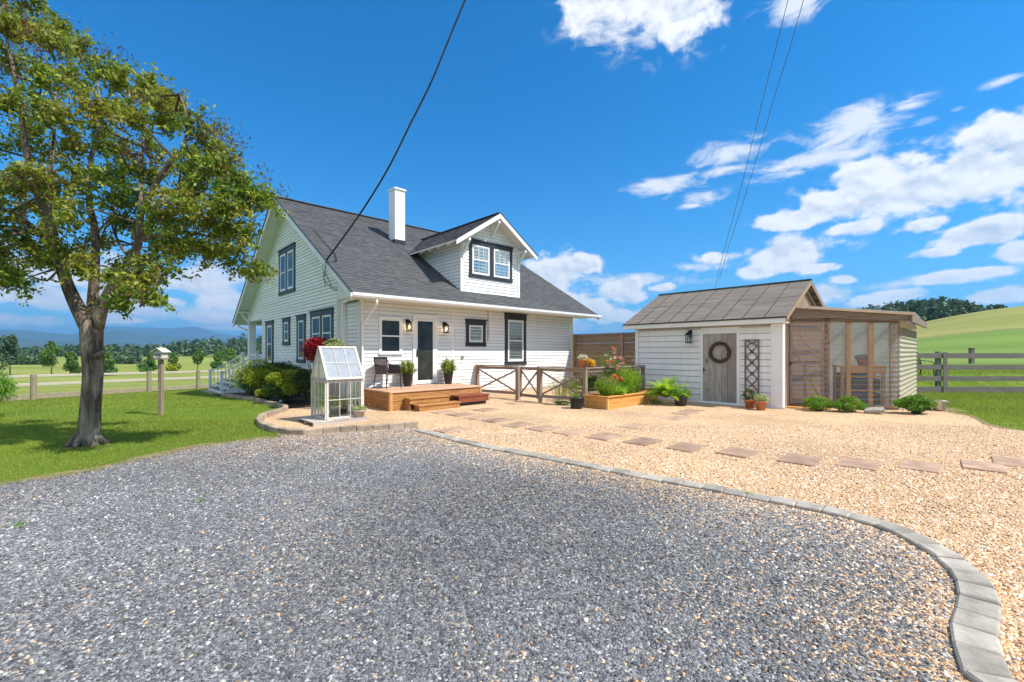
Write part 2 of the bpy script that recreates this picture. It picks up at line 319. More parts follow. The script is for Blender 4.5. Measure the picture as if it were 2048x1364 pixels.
M_MULCH = pm('bark_mulch', (.035, .018, .010), (.11, .06, .035), 28, .95, 1.0, 45, c3=(.2, .12, .08), bdist=.03)
M_FOUND = pm('stone_foundation', (.42, .34, .25), (.6, .52, .42), 5, .9, .4, 20)
M_WICKER = pm('brown_wicker', (.07, .05, .045), (.16, .12, .11), 30, .6, .4, 90)
M_GALV = pm('galvanised_steel', (.42, .43, .44), (.62, .63, .64), 9, .35, metal=.8)
M_BARK = pm('tree_bark', (.07, .048, .035), (.30, .225, .17), 9, .95, 1.0, 16, (1, 1, .22), c3=(.50, .41, .32), bdist=.06, lo=.38, hi=.6)
M_TWIG = pm('twig_bark', (.06, .045, .035), (.13, .10, .08), 12, .9)
M_CABLE = pm('black_rubber', (.012, .012, .013), rough=.5)
M_WIRE = pm('grey_wire', (.09, .10, .12), rough=.5)
M_FELTROOF = pm('felt_roof', (.15, .125, .10), (.225, .19, .155), 2.2, .9, .35, 30, (.5, 3, 3), c3=(.28, .25, .22))
def shingle_mat():
    m, t = newmat('asphalt_shingles'); rnd = t.node('ShaderNodeNewGeometry').outputs['Random Per Island']
    tc = t.node('ShaderNodeTexCoord').outputs['Object']
    c = t.ramp(rnd, [(0, (.082, .083, .085)), (.4, (.108, .109, .111)), (.75, (.135, .134, .133)), (1, (.175, .173, .17))])
    c = t.mix(.45, c, t.ramp(t.noise(tc, 1.3, 5), [(.35, (.095, .095, .097)), (.65, (.14, .138, .135))]))
    c = t.mix(t.m('MULTIPLY', t.noise(tc, 160, 3), .5), c, (.04, .043, .05))
    b = t.node('ShaderNodeBsdfPrincipled', {'Roughness': .92, 'Base Color': c, 'Specular IOR Level': .2})
    bn = t.node('ShaderNodeBump', {'Strength': .5, 'Distance': .004, 'Height': t.noise(tc, 220, 2)}); t.l.new(bn.outputs[0], b.inputs['Normal'])
    finish(t, b.outputs[0]); return m
M_SHINGLE = shingle_mat()
def poly_panel(name, tr, col):
    m, t = newmat(name)
    tc = t.node('ShaderNodeTexCoord').outputs['Object']
    tp = t.node('ShaderNodeBsdfTransparent', {'Color': (.93, .95, .93, 1)}); gl = t.node('ShaderNodeBsdfGlossy', {'Roughness': .22})
    c = t.mix(t.noise(t.mapping(tc, (.6, .6, 5)), 4, 5), col, tuple(x * .72 for x in col))
    df = t.node('ShaderNodeBsdfDiffuse', {'Color': c}); tl = t.node('ShaderNodeBsdfTranslucent', {'Color': c})
    a = t.node('ShaderNodeMixShader', {0: .5}); t.l.new(df.outputs[0], a.inputs[1]); t.l.new(tl.outputs[0], a.inputs[2])
    f = t.m('ADD', t.m('MULTIPLY', t.node('ShaderNodeLayerWeight', {'Blend': .3}).outputs['Facing'], .16), 1 - tr, clamp=True)
    b = t.node('ShaderNodeMixShader', {0: f}); t.l.new(tp.outputs[0], b.inputs[1]); t.l.new(a.outputs[0], b.inputs[2])
    cc = t.node('ShaderNodeMixShader', {0: .13}); t.l.new(b.outputs[0], cc.inputs[1]); t.l.new(gl.outputs[0], cc.inputs[2])
    finish(t, cc.outputs[0]); return m
M_POLY = poly_panel('clear_corrugated', .87, (.88, .80, .72)); M_POLYW = poly_panel('milky_corrugated', .16, (.88, .82, .62))
M_HILLS = pm('forested_mountain', (.028, .055, .03), (.05, .085, .04), .01, .95, c3=(.07, .11, .05))
M_LEAF_TREE = leafmat('tree_leaves', [(.07, .13, .014), (.13, .215, .022), (.24, .32, .035), (.40, .43, .055)], .40, patch=((.38, .31, .045), 1.1))
M_LEAF_RED = leafmat('maroon_leaves', [(.08, .025, .02), (.14, .05, .035), (.12, .09, .03)], .25)
M_LEAF_YG = leafmat('yellow_green_leaves', [(.16, .23, .018), (.34, .38, .025), (.56, .55, .05)], .38)
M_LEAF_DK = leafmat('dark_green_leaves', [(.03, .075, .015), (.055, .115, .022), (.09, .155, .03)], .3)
M_LEAF_G = leafmat('green_leaves', [(.09, .22, .02), (.15, .32, .03), (.24, .42, .045)], .4)
M_LEAF_LIME = leafmat('lime_leaves', [(.24, .42, .03), (.38, .56, .04), (.52, .62, .08)], .5)
M_LEAF_OL = leafmat('olive_leaves', [(.16, .23, .03), (.27, .34, .05), (.36, .38, .08)], .4)
M_LEAF_PALE = leafmat('pale_variegated_leaves', [(.22, .30, .10), (.42, .46, .2), (.62, .60, .36)], .3)
M_CRIMSON = leafmat('crimson_blooms', [(.10, .003, .006), (.24, .006, .012), (.42, .015, .025)], .25)
M_PINKF = leafmat('pink_flowers', [(.6, .12, .16), (.75, .3, .3), (.8, .5, .45)], .3)
M_ORANGEF = leafmat('orange_flowers', [(.75, .12, .04), (.8, .26, .04)], .3)
M_YELLOWF = leafmat('yellow_flowers', [(.75, .42, .02), (.85, .55, .04)], .3)
M_WHITEF = leafmat('white_flowers', [(.7, .62, .5), (.82, .78, .7)], .3)
M_MAUVEF = leafmat('mauve_flowers', [(.2, .1, .14), (.42, .25, .33), (.35, .22, .2)], .3)
M_FARLEAF = leafmat('far_tree_leaves', [(.05, .095, .05), (.075, .13, .06), (.105, .165, .07)], .15)
M_YOUNGLEAF = leafmat('young_tree_leaves', [(.06, .14, .03), (.11, .21, .04), (.18, .29, .05)], .3)
M_GRASS = leafmat('grass_blades', [(.13, .205, .022), (.20, .275, .035), (.28, .34, .045), (.39, .40, .09)], .4, patch=((.34, .38, .05), .5))
M_STRAW = leafmat('dry_grass', [(.3, .22, .1), (.42, .32, .16), (.2, .24, .06)], .3)

# ------------------------------------------------------------------ mesh building
def tag(o, label=None, cat=None, group=None, kind=None):
    if label: o['label'] = label
    if cat: o['category'] = cat
    if group: o['group'] = group
    if kind: o['kind'] = kind
    return o
def thing(name, label, cat, loc=(0, 0, 0), rz=0, group=None):
    o = bpy.data.objects.new(name, None); COL.objects.link(o); o.empty_display_size = .2
    o.location = loc; o.rotation_euler = (0, 0, rz); return tag(o, label, cat, group)
def link_mesh(name, me, mat, parent=None):
    o = bpy.data.objects.new(name, me); COL.objects.link(o)
    if mat: me.materials.append(mat)
    if parent: o.parent = parent
    return o
def npobj(name, verts, faces, mat, parent=None, smooth_=False, facecol=None):
    """fast mesh from arrays; faces (M,k)"""
    verts = np.asarray(verts, np.float32); faces = np.asarray(faces, np.int32); M_, k = faces.shape
    me = bpy.data.meshes.new(name); me.vertices.add(len(verts)); me.vertices.foreach_set('co', verts.ravel())
    me.loops.add(M_ * k); me.loops.foreach_set('vertex_index', faces.ravel())
    me.polygons.add(M_); me.polygons.foreach_set('loop_start', np.arange(0, M_ * k, k, dtype=np.int32))
    me.polygons.foreach_set('loop_total', np.full(M_, k, np.int32))
    if smooth_: me.polygons.foreach_set('use_smooth', np.ones(M_, bool))
    me.update(calc_edges=True)
    if facecol is not None:
        a = me.attributes.new('Col', 'FLOAT_COLOR', 'FACE'); a.data.foreach_set('color', np.asarray(facecol, np.float32).ravel())
    return link_mesh(name, me, mat, parent)
class MB:
    def __init__(s): s.v = []; s.f = []
    def add(s, vs, fs):
        o = len(s.v); s.v += [tuple(p) for p in vs]; s.f += [tuple(i + o for i in f) for f in fs]; return s
    def box(s, x0, x1, y0, y1, z0, z1):
        if x0 > x1: x0, x1 = x1, x0
        if y0 > y1: y0, y1 = y1, y0
        if z0 > z1: z0, z1 = z1, z0
        return s.add([(x0, y0, z0), (x1, y0, z0), (x1, y1, z0), (x0, y1, z0), (x0, y0, z1), (x1, y0, z1), (x1, y1, z1), (x0, y1, z1)],
                     [(0, 3, 2, 1), (4, 5, 6, 7), (0, 1, 5, 4), (1, 2, 6, 5), (2, 3, 7, 6), (3, 0, 4, 7)])
    def beam(s, p, q, w, t, up=(0, 0, 1)):
        """bar from p to q, w wide sideways, t thick along up"""
        p = Vector(p); q = Vector(q); d = (q - p).normalized(); up = Vector(up)
        if abs(d.dot(up)) > .99: up = Vector((1, 0, 0))
        a = d.cross(up).normalized(); b = a.cross(d).normalized(); vs = []
        for c in (p, q):
            for i, j in ((-1, -1), (1, -1), (1, 1), (-1, 1)): vs.append(c + a * (w / 2 * i) + b * (t / 2 * j))
        return s.add(vs, [(3, 2, 1, 0), (4, 5, 6, 7), (0, 1, 5, 4), (1, 2, 6, 5), (2, 3, 7, 6), (3, 0, 4, 7)])
    def tube(s, pts, r, n=8, cap=True):
        pts = [Vector(p) for p in pts]; rs = r if isinstance(r, (list, tuple)) else [r] * len(pts)
        o = len(s.v); prev = None
        for i, p in enumerate(pts):
            d = (pts[min(i + 1, len(pts) - 1)] - pts[max(i - 1, 0)]).normalized()
            if prev is None: a = d.orthogonal().normalized()
            else:
                a = prev - d * prev.dot(d); a = a.normalized() if a.length > 1e-6 else d.orthogonal().normalized()
            prev = a; b = d.cross(a)
            for k in range(n):
                an = 2 * math.pi * k / n; s.v.append(tuple(p + (a * math.cos(an) + b * math.sin(an)) * rs[i]))
        for i in range(len(pts) - 1):
            for k in range(n):
                k2 = (k + 1) % n; s.f.append((o + i * n + k, o + i * n + k2, o + (i + 1) * n + k2, o + (i + 1) * n + k))
        if cap:
            s.f.append(tuple(o + k for k in reversed(range(n)))); e = o + (len(pts) - 1) * n; s.f.append(tuple(e + k for k in range(n)))
        return s
    def lathe(s, prof, c=(0, 0, 0), n=24):
        o = len(s.v)
        for r, z in prof:
            for k in range(n):
                an = 2 * math.pi * k / n; s.v.append((c[0] + r * math.cos(an), c[1] + r * math.sin(an), c[2] + z))
        for i in range(len(prof) - 1):
            for k in range(n):
                k2 = (k + 1) % n; s.f.append((o + i * n + k, o + i * n + k2, o + (i + 1) * n + k2, o + (i + 1) * n + k))
        return s
    def prism(s, poly, y0, y1, axis='y'):
        """poly of (a, z) extruded along axis"""
        n = len(poly); mk = (lambda a, z, t: (a, t, z)) if axis == 'y' else ((lambda a, z, t: (t, a, z)) if axis == 'x' else (lambda a, b, t: (a, b, t)))
        vs = [mk(a, z, y0) for a, z in poly] + [mk(a, z, y1) for a, z in poly]
        return s.add(vs, [tuple(range(n)), tuple(reversed(range(n, 2 * n)))] + [(i, i + n, (i + 1) % n + n, (i + 1) % n) for i in range(n)])
    def blob(s, c, r, n=8, sq=(1, 1, 1)):
        prof = [(r * math.sin(math.pi * i / n), -r * math.cos(math.pi * i / n)) for i in range(n + 1)]; o = len(s.v)
        s.lathe([(max(a, 1e-4), b) for a, b in prof], (0, 0, 0), n * 2)
        for i in range(o, len(s.v)): x, y, z = s.v[i]; s.v[i] = (c[0] + x * sq[0], c[1] + y * sq[1], c[2] + z * sq[2])
        return s
    def build(s, name, mat, parent=None, bevel=0, smooth_=False, fixn=True):
        me = bpy.data.meshes.new(name); me.from_pydata(s.v, [], s.f); me.update()
        if fixn:
            bm = bmesh.new(); bm.from_mesh(me); bmesh.ops.recalc_face_normals(bm, faces=bm.faces); bm.to_mesh(me); bm.free()
        if smooth_: me.polygons.foreach_set('use_smooth', np.ones(len(me.polygons), bool))
        o = link_mesh(name, me, mat, parent)
        if bevel:
            b = o.modifiers.new('bevel', 'BEVEL'); b.width = bevel; b.segments = 1; b.limit_method = 'ANGLE'
        return o
def copy_tree(o, parent=None):
    c = o.copy(); COL.objects.link(c); c.parent = parent
    for ch in list(o.children): copy_tree(ch, c)
    return c

# leaves --------------------------------------------------------------------------------------
def leaf_arrays(cen, size, asp=.5, updir=None, drop=0.0, jit=.35):
    """one folded 4-point leaf at each centre, random facing (biased by updir)"""
    cen = np.asarray(cen, float); n = len(cen)
    d = RNG.normal(size=(n, 3)); d[:, 2] -= drop
    if updir is not None: d = d * .6 + updir
    d /= np.linalg.norm(d, axis=1, keepdims=True) + 1e-9
    r = RNG.normal(size=(n, 3)); a = np.cross(d, r); a /= np.linalg.norm(a, axis=1, keepdims=True) + 1e-9
    nrm = np.cross(a, d)
    s = (size * (1 + jit * RNG.uniform(-1, 1, n)))[:, None]
    p0 = cen - d * s * .5; p2 = cen + d * s * .5
    p1 = cen + a * s * asp * .5 + nrm * s * .08 - d * s * .05; p3 = cen - a * s * asp * .5 + nrm * s * .08 - d * s * .05
    v = np.stack([p0, p1, p2, p3], 1).reshape(-1, 3); f = np.arange(4 * n).reshape(-1, 4)
    return v, f
def cat_arrays(lst):
    vs = []; fs = []; o = 0
    for v, f in lst: vs.append(v); fs.append(f + o); o += len(v)
    return np.concatenate(vs), np.concatenate(fs)
def ball_points(c, r, n, shell=.0):
    """points in an ellipsoid, denser near its surface"""
    d = RNG.normal(size=(n, 3)); d /= np.linalg.norm(d, axis=1, keepdims=True)
    rad = (shell + (1 - shell) * RNG.uniform(0, 1, n) ** (1 / 3.))[:, None] * (1 + .12 * RNG.normal(size=(n, 1)))
    return np.asarray(c) + d * rad * np.asarray(r)
def foliage(name, blobs, size, mat, parent=None, asp=.5, shell=.55, drop=0, updir=None):
    """blobs: (centre, radii, count)"""
    pts = np.concatenate([ball_points(c, r, n, shell) for c, r, n in blobs])
    v, f = leaf_arrays(pts, size, asp, updir, drop); return npobj(name, v, f, mat, parent)
def lumpy(c, r, k, seed, rr=.38, flat=.9):
    """k lumps over an ellipsoid surface"""
    rg = np.random.default_rng(seed); out = []
    for i in range(k):
        d = rg.normal(size=3); d /= np.linalg.norm(d); d[2] = abs(d[2]) * 1.1 - .3
        q = np.asarray(c) + d * np.asarray(r) * rg.uniform(.55, .8); s = rg.uniform(.7, 1.2) * rr
        out.append((q, (r[0] * s, r[1] * s, r[2] * s * flat)))
    return out

# ------------------------------------------------------------------ ground
def grid_ground():
    na = 480; rad = [0.0]; r = .8
    while r < 14000: rad.append(r); r *= 1.045 if r < 400 else 1.12
    A_ = np.linspace(0, 2 * math.pi, na, endpoint=False); vs = [(0, 0, 0)]
    for q in rad[1:]:
        x = q * np.sin(A_); y = q * np.cos(A_); z = h(x, y); vs += list(zip(x, y, z))
    fs = [(0, 1 + (i + 1) % na, 1 + i) for i in range(na)]
    for k in range(len(rad) - 2):
        a = 1 + k * na; b = a + na
        for i in range(na): j = (i + 1) % na; fs.append((a + i, a + j, b + j, b + i))
    me = bpy.data.meshes.new('ground'); me.from_pydata(vs, [], fs); me.polygons.foreach_set('use_smooth', np.ones(len(fs), bool)); me.update()
    bm = bmesh.new(); bm.from_mesh(me); bmesh.ops.recalc_face_normals(bm, faces=bm.faces)
    if sum(f.normal.z for f in bm.faces) < 0: bmesh.ops.reverse_faces(bm, faces=bm.faces)
    bm.to_mesh(me); bm.free()
    tag(link_mesh('ground', me, M_GROUND), kind='structure')
grid_ground()
def spline(pts, step):
    """Catmull-Rom through 2D/3D points, resampled by arc length"""
    P = [np.array(p, float) for p in pts]; P = [2 * P[0] - P[1]] + P + [2 * P[-1] - P[-2]]; out = []
    for i in range(1, len(P) - 2):
        for t in np.linspace(0, 1, 24, endpoint=False):
            a, b, c, d = P[i - 1:i + 3]
            out.append(.5 * (2 * b + (c - a) * t + (2 * a - 5 * b + 4 * c - d) * t * t + (3 * b - a - 3 * c + d) * t ** 3))
    out.append(P[-2]); out = np.array(out); s = np.r_[0, np.cumsum(np.linalg.norm(np.diff(out, axis=0), axis=1))]
    n = max(2, int(round(s[-1] / step)) + 1); q = np.linspace(0, s[-1], n)
    return np.stack([np.interp(q, s, out[:, k]) for k in range(out.shape[1])], 1)
def sheet(name, poly, off, mat, cell, attr=None):
    bm = bmesh.new(); vs = [bm.verts.new((p[0], p[1], 0)) for p in poly]; es = [bm.edges.new((vs[i], vs[(i + 1) % len(vs)])) for i in range(len(vs))]
    bmesh.ops.triangle_fill(bm, use_beauty=True, edges=es)
    xs = [p[0] for p in poly]; ys = [p[1] for p in poly]
    for ax, lo, hi in ((0, min(xs), max(xs)), (1, min(ys), max(ys))):
        q = math.ceil(lo / cell) * cell
        while q < hi:
            no = (1, 0, 0) if ax == 0 else (0, 1, 0); co = (q, 0, 0) if ax == 0 else (0, q, 0)
            bmesh.ops.bisect_plane(bm, geom=bm.verts[:] + bm.edges[:] + bm.faces[:], plane_co=co, plane_no=no); q += cell
    for v in bm.verts: v.co.z = hh(v.co.x, v.co.y) + off
    for f in bm.faces:
        f.normal_update()
        if f.normal.z < 0: f.normal_flip()
    me = bpy.data.meshes.new(name); bm.to_mesh(me); bm.free()
    if attr:
        a = me.attributes.new('tan', 'FLOAT', 'POINT'); co = np.empty(len(me.vertices) * 3); me.vertices.foreach_get('co', co)
        a.data.foreach_set('value', attr(co.reshape(-1, 3)[:, :2]).astype(np.float32))
    return tag(link_mesh(name, me, mat), kind='structure')
# curved border of grey blocks (driveway | pea gravel); left and right edge of its top face
EL = [(1952, 1364), (1931, 1316), (1900, 1259), (1903, 1243), (1919, 1187), (1915.8, 1155), (1890, 1121.8), (1849, 1092), (1760.8, 1049), (1659, 1020.6)]
ERt = [(2045, 1364), (2020, 1332), (1991.7, 1281.6), (1999.6, 1234), (1998, 1202.5), (1982, 1164.5), (1950.6, 1129.7), (1896.8, 1095), (1811, 1052), (1690, 1019)]
bz = .045; cpts = [(2.35, 1.2), (2.30, 1.6)]
for a, b in zip(EL, ERt):
    p = (G(*a, z=bz) + G(*b, z=bz)) / 2; cpts.append((p.x, p.y))
cpts = [cpts[0], cpts[1]] + [cpts[i] for i in (2, 3, 4, 5, 6, 7, 8, 9, 10, 11)]
for px, py in ((1558, 997), (1420, 971), (1300, 950), (1100, 912.5), (950, 885), (880, 868), (838, 858)):
    p = G(px, py, z=bz); cpts.append((p.x, p.y))
CURVE = spline(cpts, .222)
LB = [(835, 853), (780, 858), (700, 863), (640, 868), (600, 870), (560, 866), (530, 857), (519, 846), (529, 835), (560, 825), (572, 820), (555, 813), (520, 805), (480, 798), (446, 793)]
LC = spline([(G(x, y).x, G(x, y).y) for x, y in LB], .30)
LAWN_EDGE = [(-7.6, -3.5), (-7.2, 1), (-6.6, 3.4)] + [tuple(G(x, y).xy) for x, y in ((-40, 978), (60, 961), (150, 948), (225, 932), (300, 915), (400, 893), (500, 880), (562, 874))]
LE = spline(LAWN_EDGE, .16); LE = LE + RNG.normal(size=LE.shape) * .022
drive_poly = [(2.38, -3.5), (2.38, 0)] + [tuple(p) for p in CURVE] + [tuple(p) for p in LC[:int(2.2 / .3) + 4]] + [tuple(p) for p in LE[::-1]]
def dist_curve(P):
    d = np.full(len(P), 9.)
    for q in np.concatenate([CURVE[::2], [[2.4, 0], [2.4, 1]]]): d = np.minimum(d, np.hypot(P[:, 0] - q[0], P[:, 1] - q[1]))
    return d
def tan_mix(P):
    d = dist_curve(P); y = P[:, 1]
    near = .70 * np.exp(-np.maximum(d - .12, 0) / .42)
    far = .42 * np.clip((y - 5.8) / 2.4, 0, 1)
    return np.clip(np.maximum(near, far) + .03, 0, .95)
sheet('driveway', drive_poly, .008, M_DRIVE, .35, tan_mix)
# pea-gravel yard
redge = [tuple(G(x, y).xy) for x, y in ((2048, 862), (2000, 855), (1965, 843), (1930, 830), (1890, 822))]
re_ = spline([(15, -3), (13.2, 3), (11.2, 6.5)] + redge + [(12.2, 12.6), (13.0, 14.0)], .25); re_ = re_ + RNG.normal(size=re_.shape) * .03
hc = hl(-.05, .9); hb = hl(9.6, 0)
mulch_line = [G(572, 819), G(600, 815), G(640, 813), G(680, 812)]
tan_poly = [(2.42, -3.5), (2.42, 0)] + [tuple(p) for p in CURVE] + [tuple(p) for p in LC[:next(i for i, p in enumerate(LC) if p[1] > G(572, 820).y - .05 and i > 12)]] + \
    [(p.x, p.y) for p in mulch_line] + [(hl(0.3, .6).x, hl(0.3, .6).y), (hl(9.7, .3).x, hl(9.7, .3).y), (8.0, 19.0), (13.5, 16.5)] + [tuple(p) for p in re_[::-1]] + [(15.5, -3.5)]
sheet('gravel_yard', tan_poly, .004, M_TAN, .5)
im = next(i for i, p in enumerate(LC) if p[1] > G(572, 820).y - .05 and i > 12)
mulch_poly = [tuple(p) for p in LC[im - 1:]] + [(hl(-2.1, 9.4).x, hl(-2.1, 9.4).y), (hl(.1, 9.9).x, hl(.1, 9.9).y), (hl(.3, .6).x, hl(.3, .6).y)] + [(p.x, p.y) for p in mulch_line[::-1]]
sheet('mulch_bed', mulch_poly, .010, M_MULCH, .4)

# loose stones on the near part of both gravels: real chips over the gravel sheet
def in_poly(P, poly):
    poly = np.asarray(poly); x, y = P[:, 0], P[:, 1]; ins = np.zeros(len(P), bool); j = len(poly) - 1
    for i in range(len(poly)):
        xi, yi = poly[i]; xj, yj = poly[j]
        c = ((yi > y) != (yj > y)) & (x < (xj - xi) * (y - yi) / (yj - yi + 1e-12) + xi); ins ^= c; j = i
    return ins
def scatter(y0, y1, dens, xlim=1.28):
    n = int(dens * xlim * (y1 ** 2 - y0 ** 2)); y = np.sqrt(RNG.uniform(y0 ** 2, y1 ** 2, n)); return np.stack([RNG.uniform(-xlim, xlim, n) * y, y], 1)
OCT = np.array([(1, 0, 0), (0, 1, 0), (-1, 0, 0), (0, -1, 0), (0, 0, 1), (0, 0, -1)], float)
OF = np.array([(0, 1, 4), (1, 2, 4), (2, 3, 4), (3, 0, 4)])
CUBF = np.array([(4, 5, 6, 7), (0, 1, 5, 4), (1, 2, 6, 5), (2, 3, 7, 6), (3, 0, 4, 7)])
def chips(name, P, r0, r1, cols, z0, round_=False):
    n = len(P); s = r0 + (r1 - r0) * RNG.uniform(0, 1, n) ** 2.2
    # a chip is a squashed irregular block with a smaller top: 8 points, 5 faces
    base = np.array([(-1, -1, 0), (1, -1, 0), (1, 1, 0), (-1, 1, 0), (-.62, -.62, 1), (.62, -.62, 1), (.62, .62, 1), (-.62, .62, 1)], float)
    v = base[None] + RNG.uniform(-.3, .3, (n, 8, 3)) * np.array([1, 1, .5])
    v *= np.stack([s, s * RNG.uniform(.5, 1, n), s * RNG.uniform(.35, 1.0 if round_ else .8, n)], 1)[:, None]
    tilt = RNG.normal(size=(n, 2)) * .25; v[:, :, 2] += v[:, :, 0] * tilt[:, :1] + v[:, :, 1] * tilt[:, 1:]
    a = RNG.uniform(0, 6.283, n); ca, sa = np.cos(a)[:, None], np.sin(a)[:, None]
    x = v[:, :, 0] * ca - v[:, :, 1] * sa; y = v[:, :, 0] * sa + v[:, :, 1] * ca
    v = np.stack([x + P[:, :1], y + P[:, 1:2], v[:, :, 2] + z0 + RNG.uniform(-.004, .003, (n, 1))], 2).reshape(-1, 3)
    f = (CUBF[None] + (np.arange(n) * 8)[:, None, None]).reshape(-1, 4)
    col = np.repeat(np.c_[cols, np.ones(n)], 5, 0)
    return tag(npobj(name, v, f, M_STONE, facecol=col), kind='stuff')
def pick(pal, w, n):
    c = np.array(pal)[RNG.choice(len(pal), n, p=np.array(w) / sum(w))]; return (c * .85 + .15 * np.mean(c, axis=1, keepdims=True)) * RNG.uniform(.8, 1.2, (n, 1))
pp = np.concatenate([scatter(1.75, 3.6, 5600), scatter(3.6, 6.0, 3000), scatter(6.0, 9.2, 1300)])
near_blk = dist_curve(pp) < .15
ind = in_poly(pp, drive_poly) & ~near_blk; dp = pp[ind]
tm = tan_mix(dp) * .85 + .05 * np.sin(dp[:, 0] * 1.7 + 1) * np.sin(dp[:, 1] * 1.3) * .5
pt = RNG.uniform(0, 1, len(dp)) < tm
drk = .86 + .22 * np.sin(dp[:, 0] * .9 + 2) * np.sin(dp[:, 1] * 1.1 + .5) - .26 * np.exp(-((dp[:, 0] - .3) / 1.9) ** 2 - ((dp[:, 1] - 4.9) / 1.0) ** 2) + .12 * (dp[:, 0] < -1.5)
cl = np.where(pt[:, None], pick(TAN, (1, 2, 3, 3, 2, 2), len(dp)), pick(SLATE, (3, 5, 6, 4, 2, .7), len(dp))) * drk[:, None]
chips('driveway_stones', dp, .0042, .0125, cl, .008)
intan = in_poly(pp, tan_poly) & ~near_blk; gp = pp[intan]; gp = gp[RNG.uniform(0, 1, len(gp)) < .9]
chips('gravel_stones', gp, .0048, .0125, pick(TAN + [(.2, .17, .15)], (1.2, 3, 4, 3, 2, 1.2, .5), len(gp)), .004, True)

# grass blades on the lawns
def blades(name, P, hgt, wid, mat):
    n = len(P); z = h(P[:, 0], P[:, 1]); a = RNG.uniform(0, 6.283, n); w = wid * RNG.uniform(.6, 1.3, n); hg = hgt * RNG.uniform(.5, 1.25, n)
    lean = RNG.normal(size=(n, 2)) * .4 * hg[:, None]
    b = np.c_[P, z]; dx = np.c_[np.cos(a) * w, np.sin(a) * w, np.zeros(n)]
    v = np.stack([b - dx, b + dx, b + np.c_[lean, hg]], 1).reshape(-1, 3)
    return tag(npobj(name, v, np.arange(3 * n).reshape(-1, 3), mat), kind='stuff')
lp = np.concatenate([scatter(4.6, 10, 2300), scatter(10, 21, 420)])
lawn_left = [tuple(p) for p in LE] + [tuple(p) for p in LC[7:]] + [(-11.5, 16.3), (-15, 24), (-22, 22), (-26, 15), (-16, 4)]
lm = in_poly(lp, lawn_left) & (np.hypot(lp[:, 0] + 7.04, lp[:, 1] - 7.3) > .27)
gpt = lp[lm]; wfar = np.clip(gpt[:, 1] / 8, .7, 2.2)
blades('lawn_grass', gpt, .035 * (1 + .3 * (wfar - 1)), .0035 * wfar, M_GRASS)
rp = np.concatenate([scatter(8, 16.2, 900, 1.5), scatter(16.2, 30, 130, 1.5)]); rlawn = [tuple(p) for p in re_[12:]] + [(15, 17), (15, 30), (46, 30), (30, 8)]
rg = rp[in_poly(rp, rlawn)]; wf = np.clip(rg[:, 1] / 8, .7, 2.6)
blades('pasture_grass', rg, .04 * wf, .004 * wf, M_GRASS)
ep = np.repeat(LE, 150, 0) + RNG.normal(size=(len(LE) * 150, 2)) * .13; ep = ep[(ep[:, 1] > 4.3)]
blades('lawn_edge_straw', ep, .026, .005, M_STRAW)
def verge(name, L, w0, w1, seed):
    # worn strip of thatch and soil where turf meets gravel
    L = L[::2]; rg = np.random.default_rng(seed); d = np.gradient(L, axis=0); n = np.c_[-d[:, 1], d[:, 0]]; n /= np.linalg.norm(n, axis=1, keepdims=True)
    a = L + n * (w0 * rg.uniform(.2, 1.6, (len(L), 1))); c = L - n * (w1 * rg.uniform(.2, 1.6, (len(L), 1))); k = len(L)
    v = np.concatenate([a, c]); z = h(v[:, 0], v[:, 1]) + .011; f = np.array([(i, i + 1, k + i + 1, k + i) for i in range(k - 1)])
    o = npobj(name, np.c_[v, z], f, pm('worn_verge', (.16, .17, .04), (.36, .27, .15), 5, .95, .9, 50, c3=(.46, .34, .2), bdist=.02) if 'worn_verge' not in MATS else MATS['worn_verge']); tag(o, kind='structure')
verge('lawn_verge', LE, .16, .05, 1); verge('pasture_verge', re_, .08, .10, 2)

# ------------------------------------------------------------------ distance: mountains, woods, young trees
def mountain(name, Y, prof, depth, seed):
    """long ridge: crest heights given as photo pixels, flanks run down towards the viewer and away"""
    xs = np.linspace(-1500, 3600, 420); cy = np.interp(xs, [p[0] for p in prof], [p[1] for p in prof])
    rg = np.random.default_rng(seed); ns = sum(np.sin(xs / s + rg.uniform(0, 6)) * a for s, a in ((9, .35), (23, .7), (57, .9)))
    zc = EYE - (cy + ns - HY) * Y / F; X = (xs - CX) * Y / F; rows = []
    T = np.linspace(-1, 1, 25)
    for t in T:
        sh = (1 - abs(t) ** 1.3); rid = 1 + .16 * (1 - abs(t)) * np.sin(X / (Y * .035) + 6 * t + seed) * (abs(t) > .04)
        rows.append(np.c_[X, np.full_like(X, Y + t * depth), -30 + (zc + 30) * sh * np.where(abs(t) < .05, 1, rid * .97)])
    v = np.concatenate(rows); n = len(xs); f = np.array([(r * n + i, r * n + i + 1, (r + 1) * n + i + 1, (r + 1) * n + i) for r in range(len(T) - 1) for i in range(n - 1)])
    tag(npobj(name, v, f, M_HILLS, smooth_=True), kind='structure')
mountain('mountains', 6200, [(-1500, 672), (-300, 668), (0, 662), (60, 664), (90, 668), (150, 668), (200, 660), (254, 654.5), (305, 655), (335, 658.5), (365, 656), (390, 659), (430, 665), (470, 671), (500, 668), (530, 671), (800, 678), (1300, 690), (1800, 700), (3600, 700)], 1500, 3)
mountain('foothills', 4000, [(-1500, 670), (-300, 664), (0, 660), (110, 667), (160, 673), (230, 664.5), (290, 667), (340, 671), (420, 681), (470, 680), (500, 675), (540, 680), (700, 690), (900, 698), (1300, 712), (3600, 714)], 900, 8)
mountain('low_hills', 2600, [(-1500, 684), (-200, 676), (0, 674), (60, 678), (120, 686), (190, 690), (240, 684), (290, 690), (400, 694), (560, 692), (800, 700), (1300, 712), (3600, 714)], 500, 5)
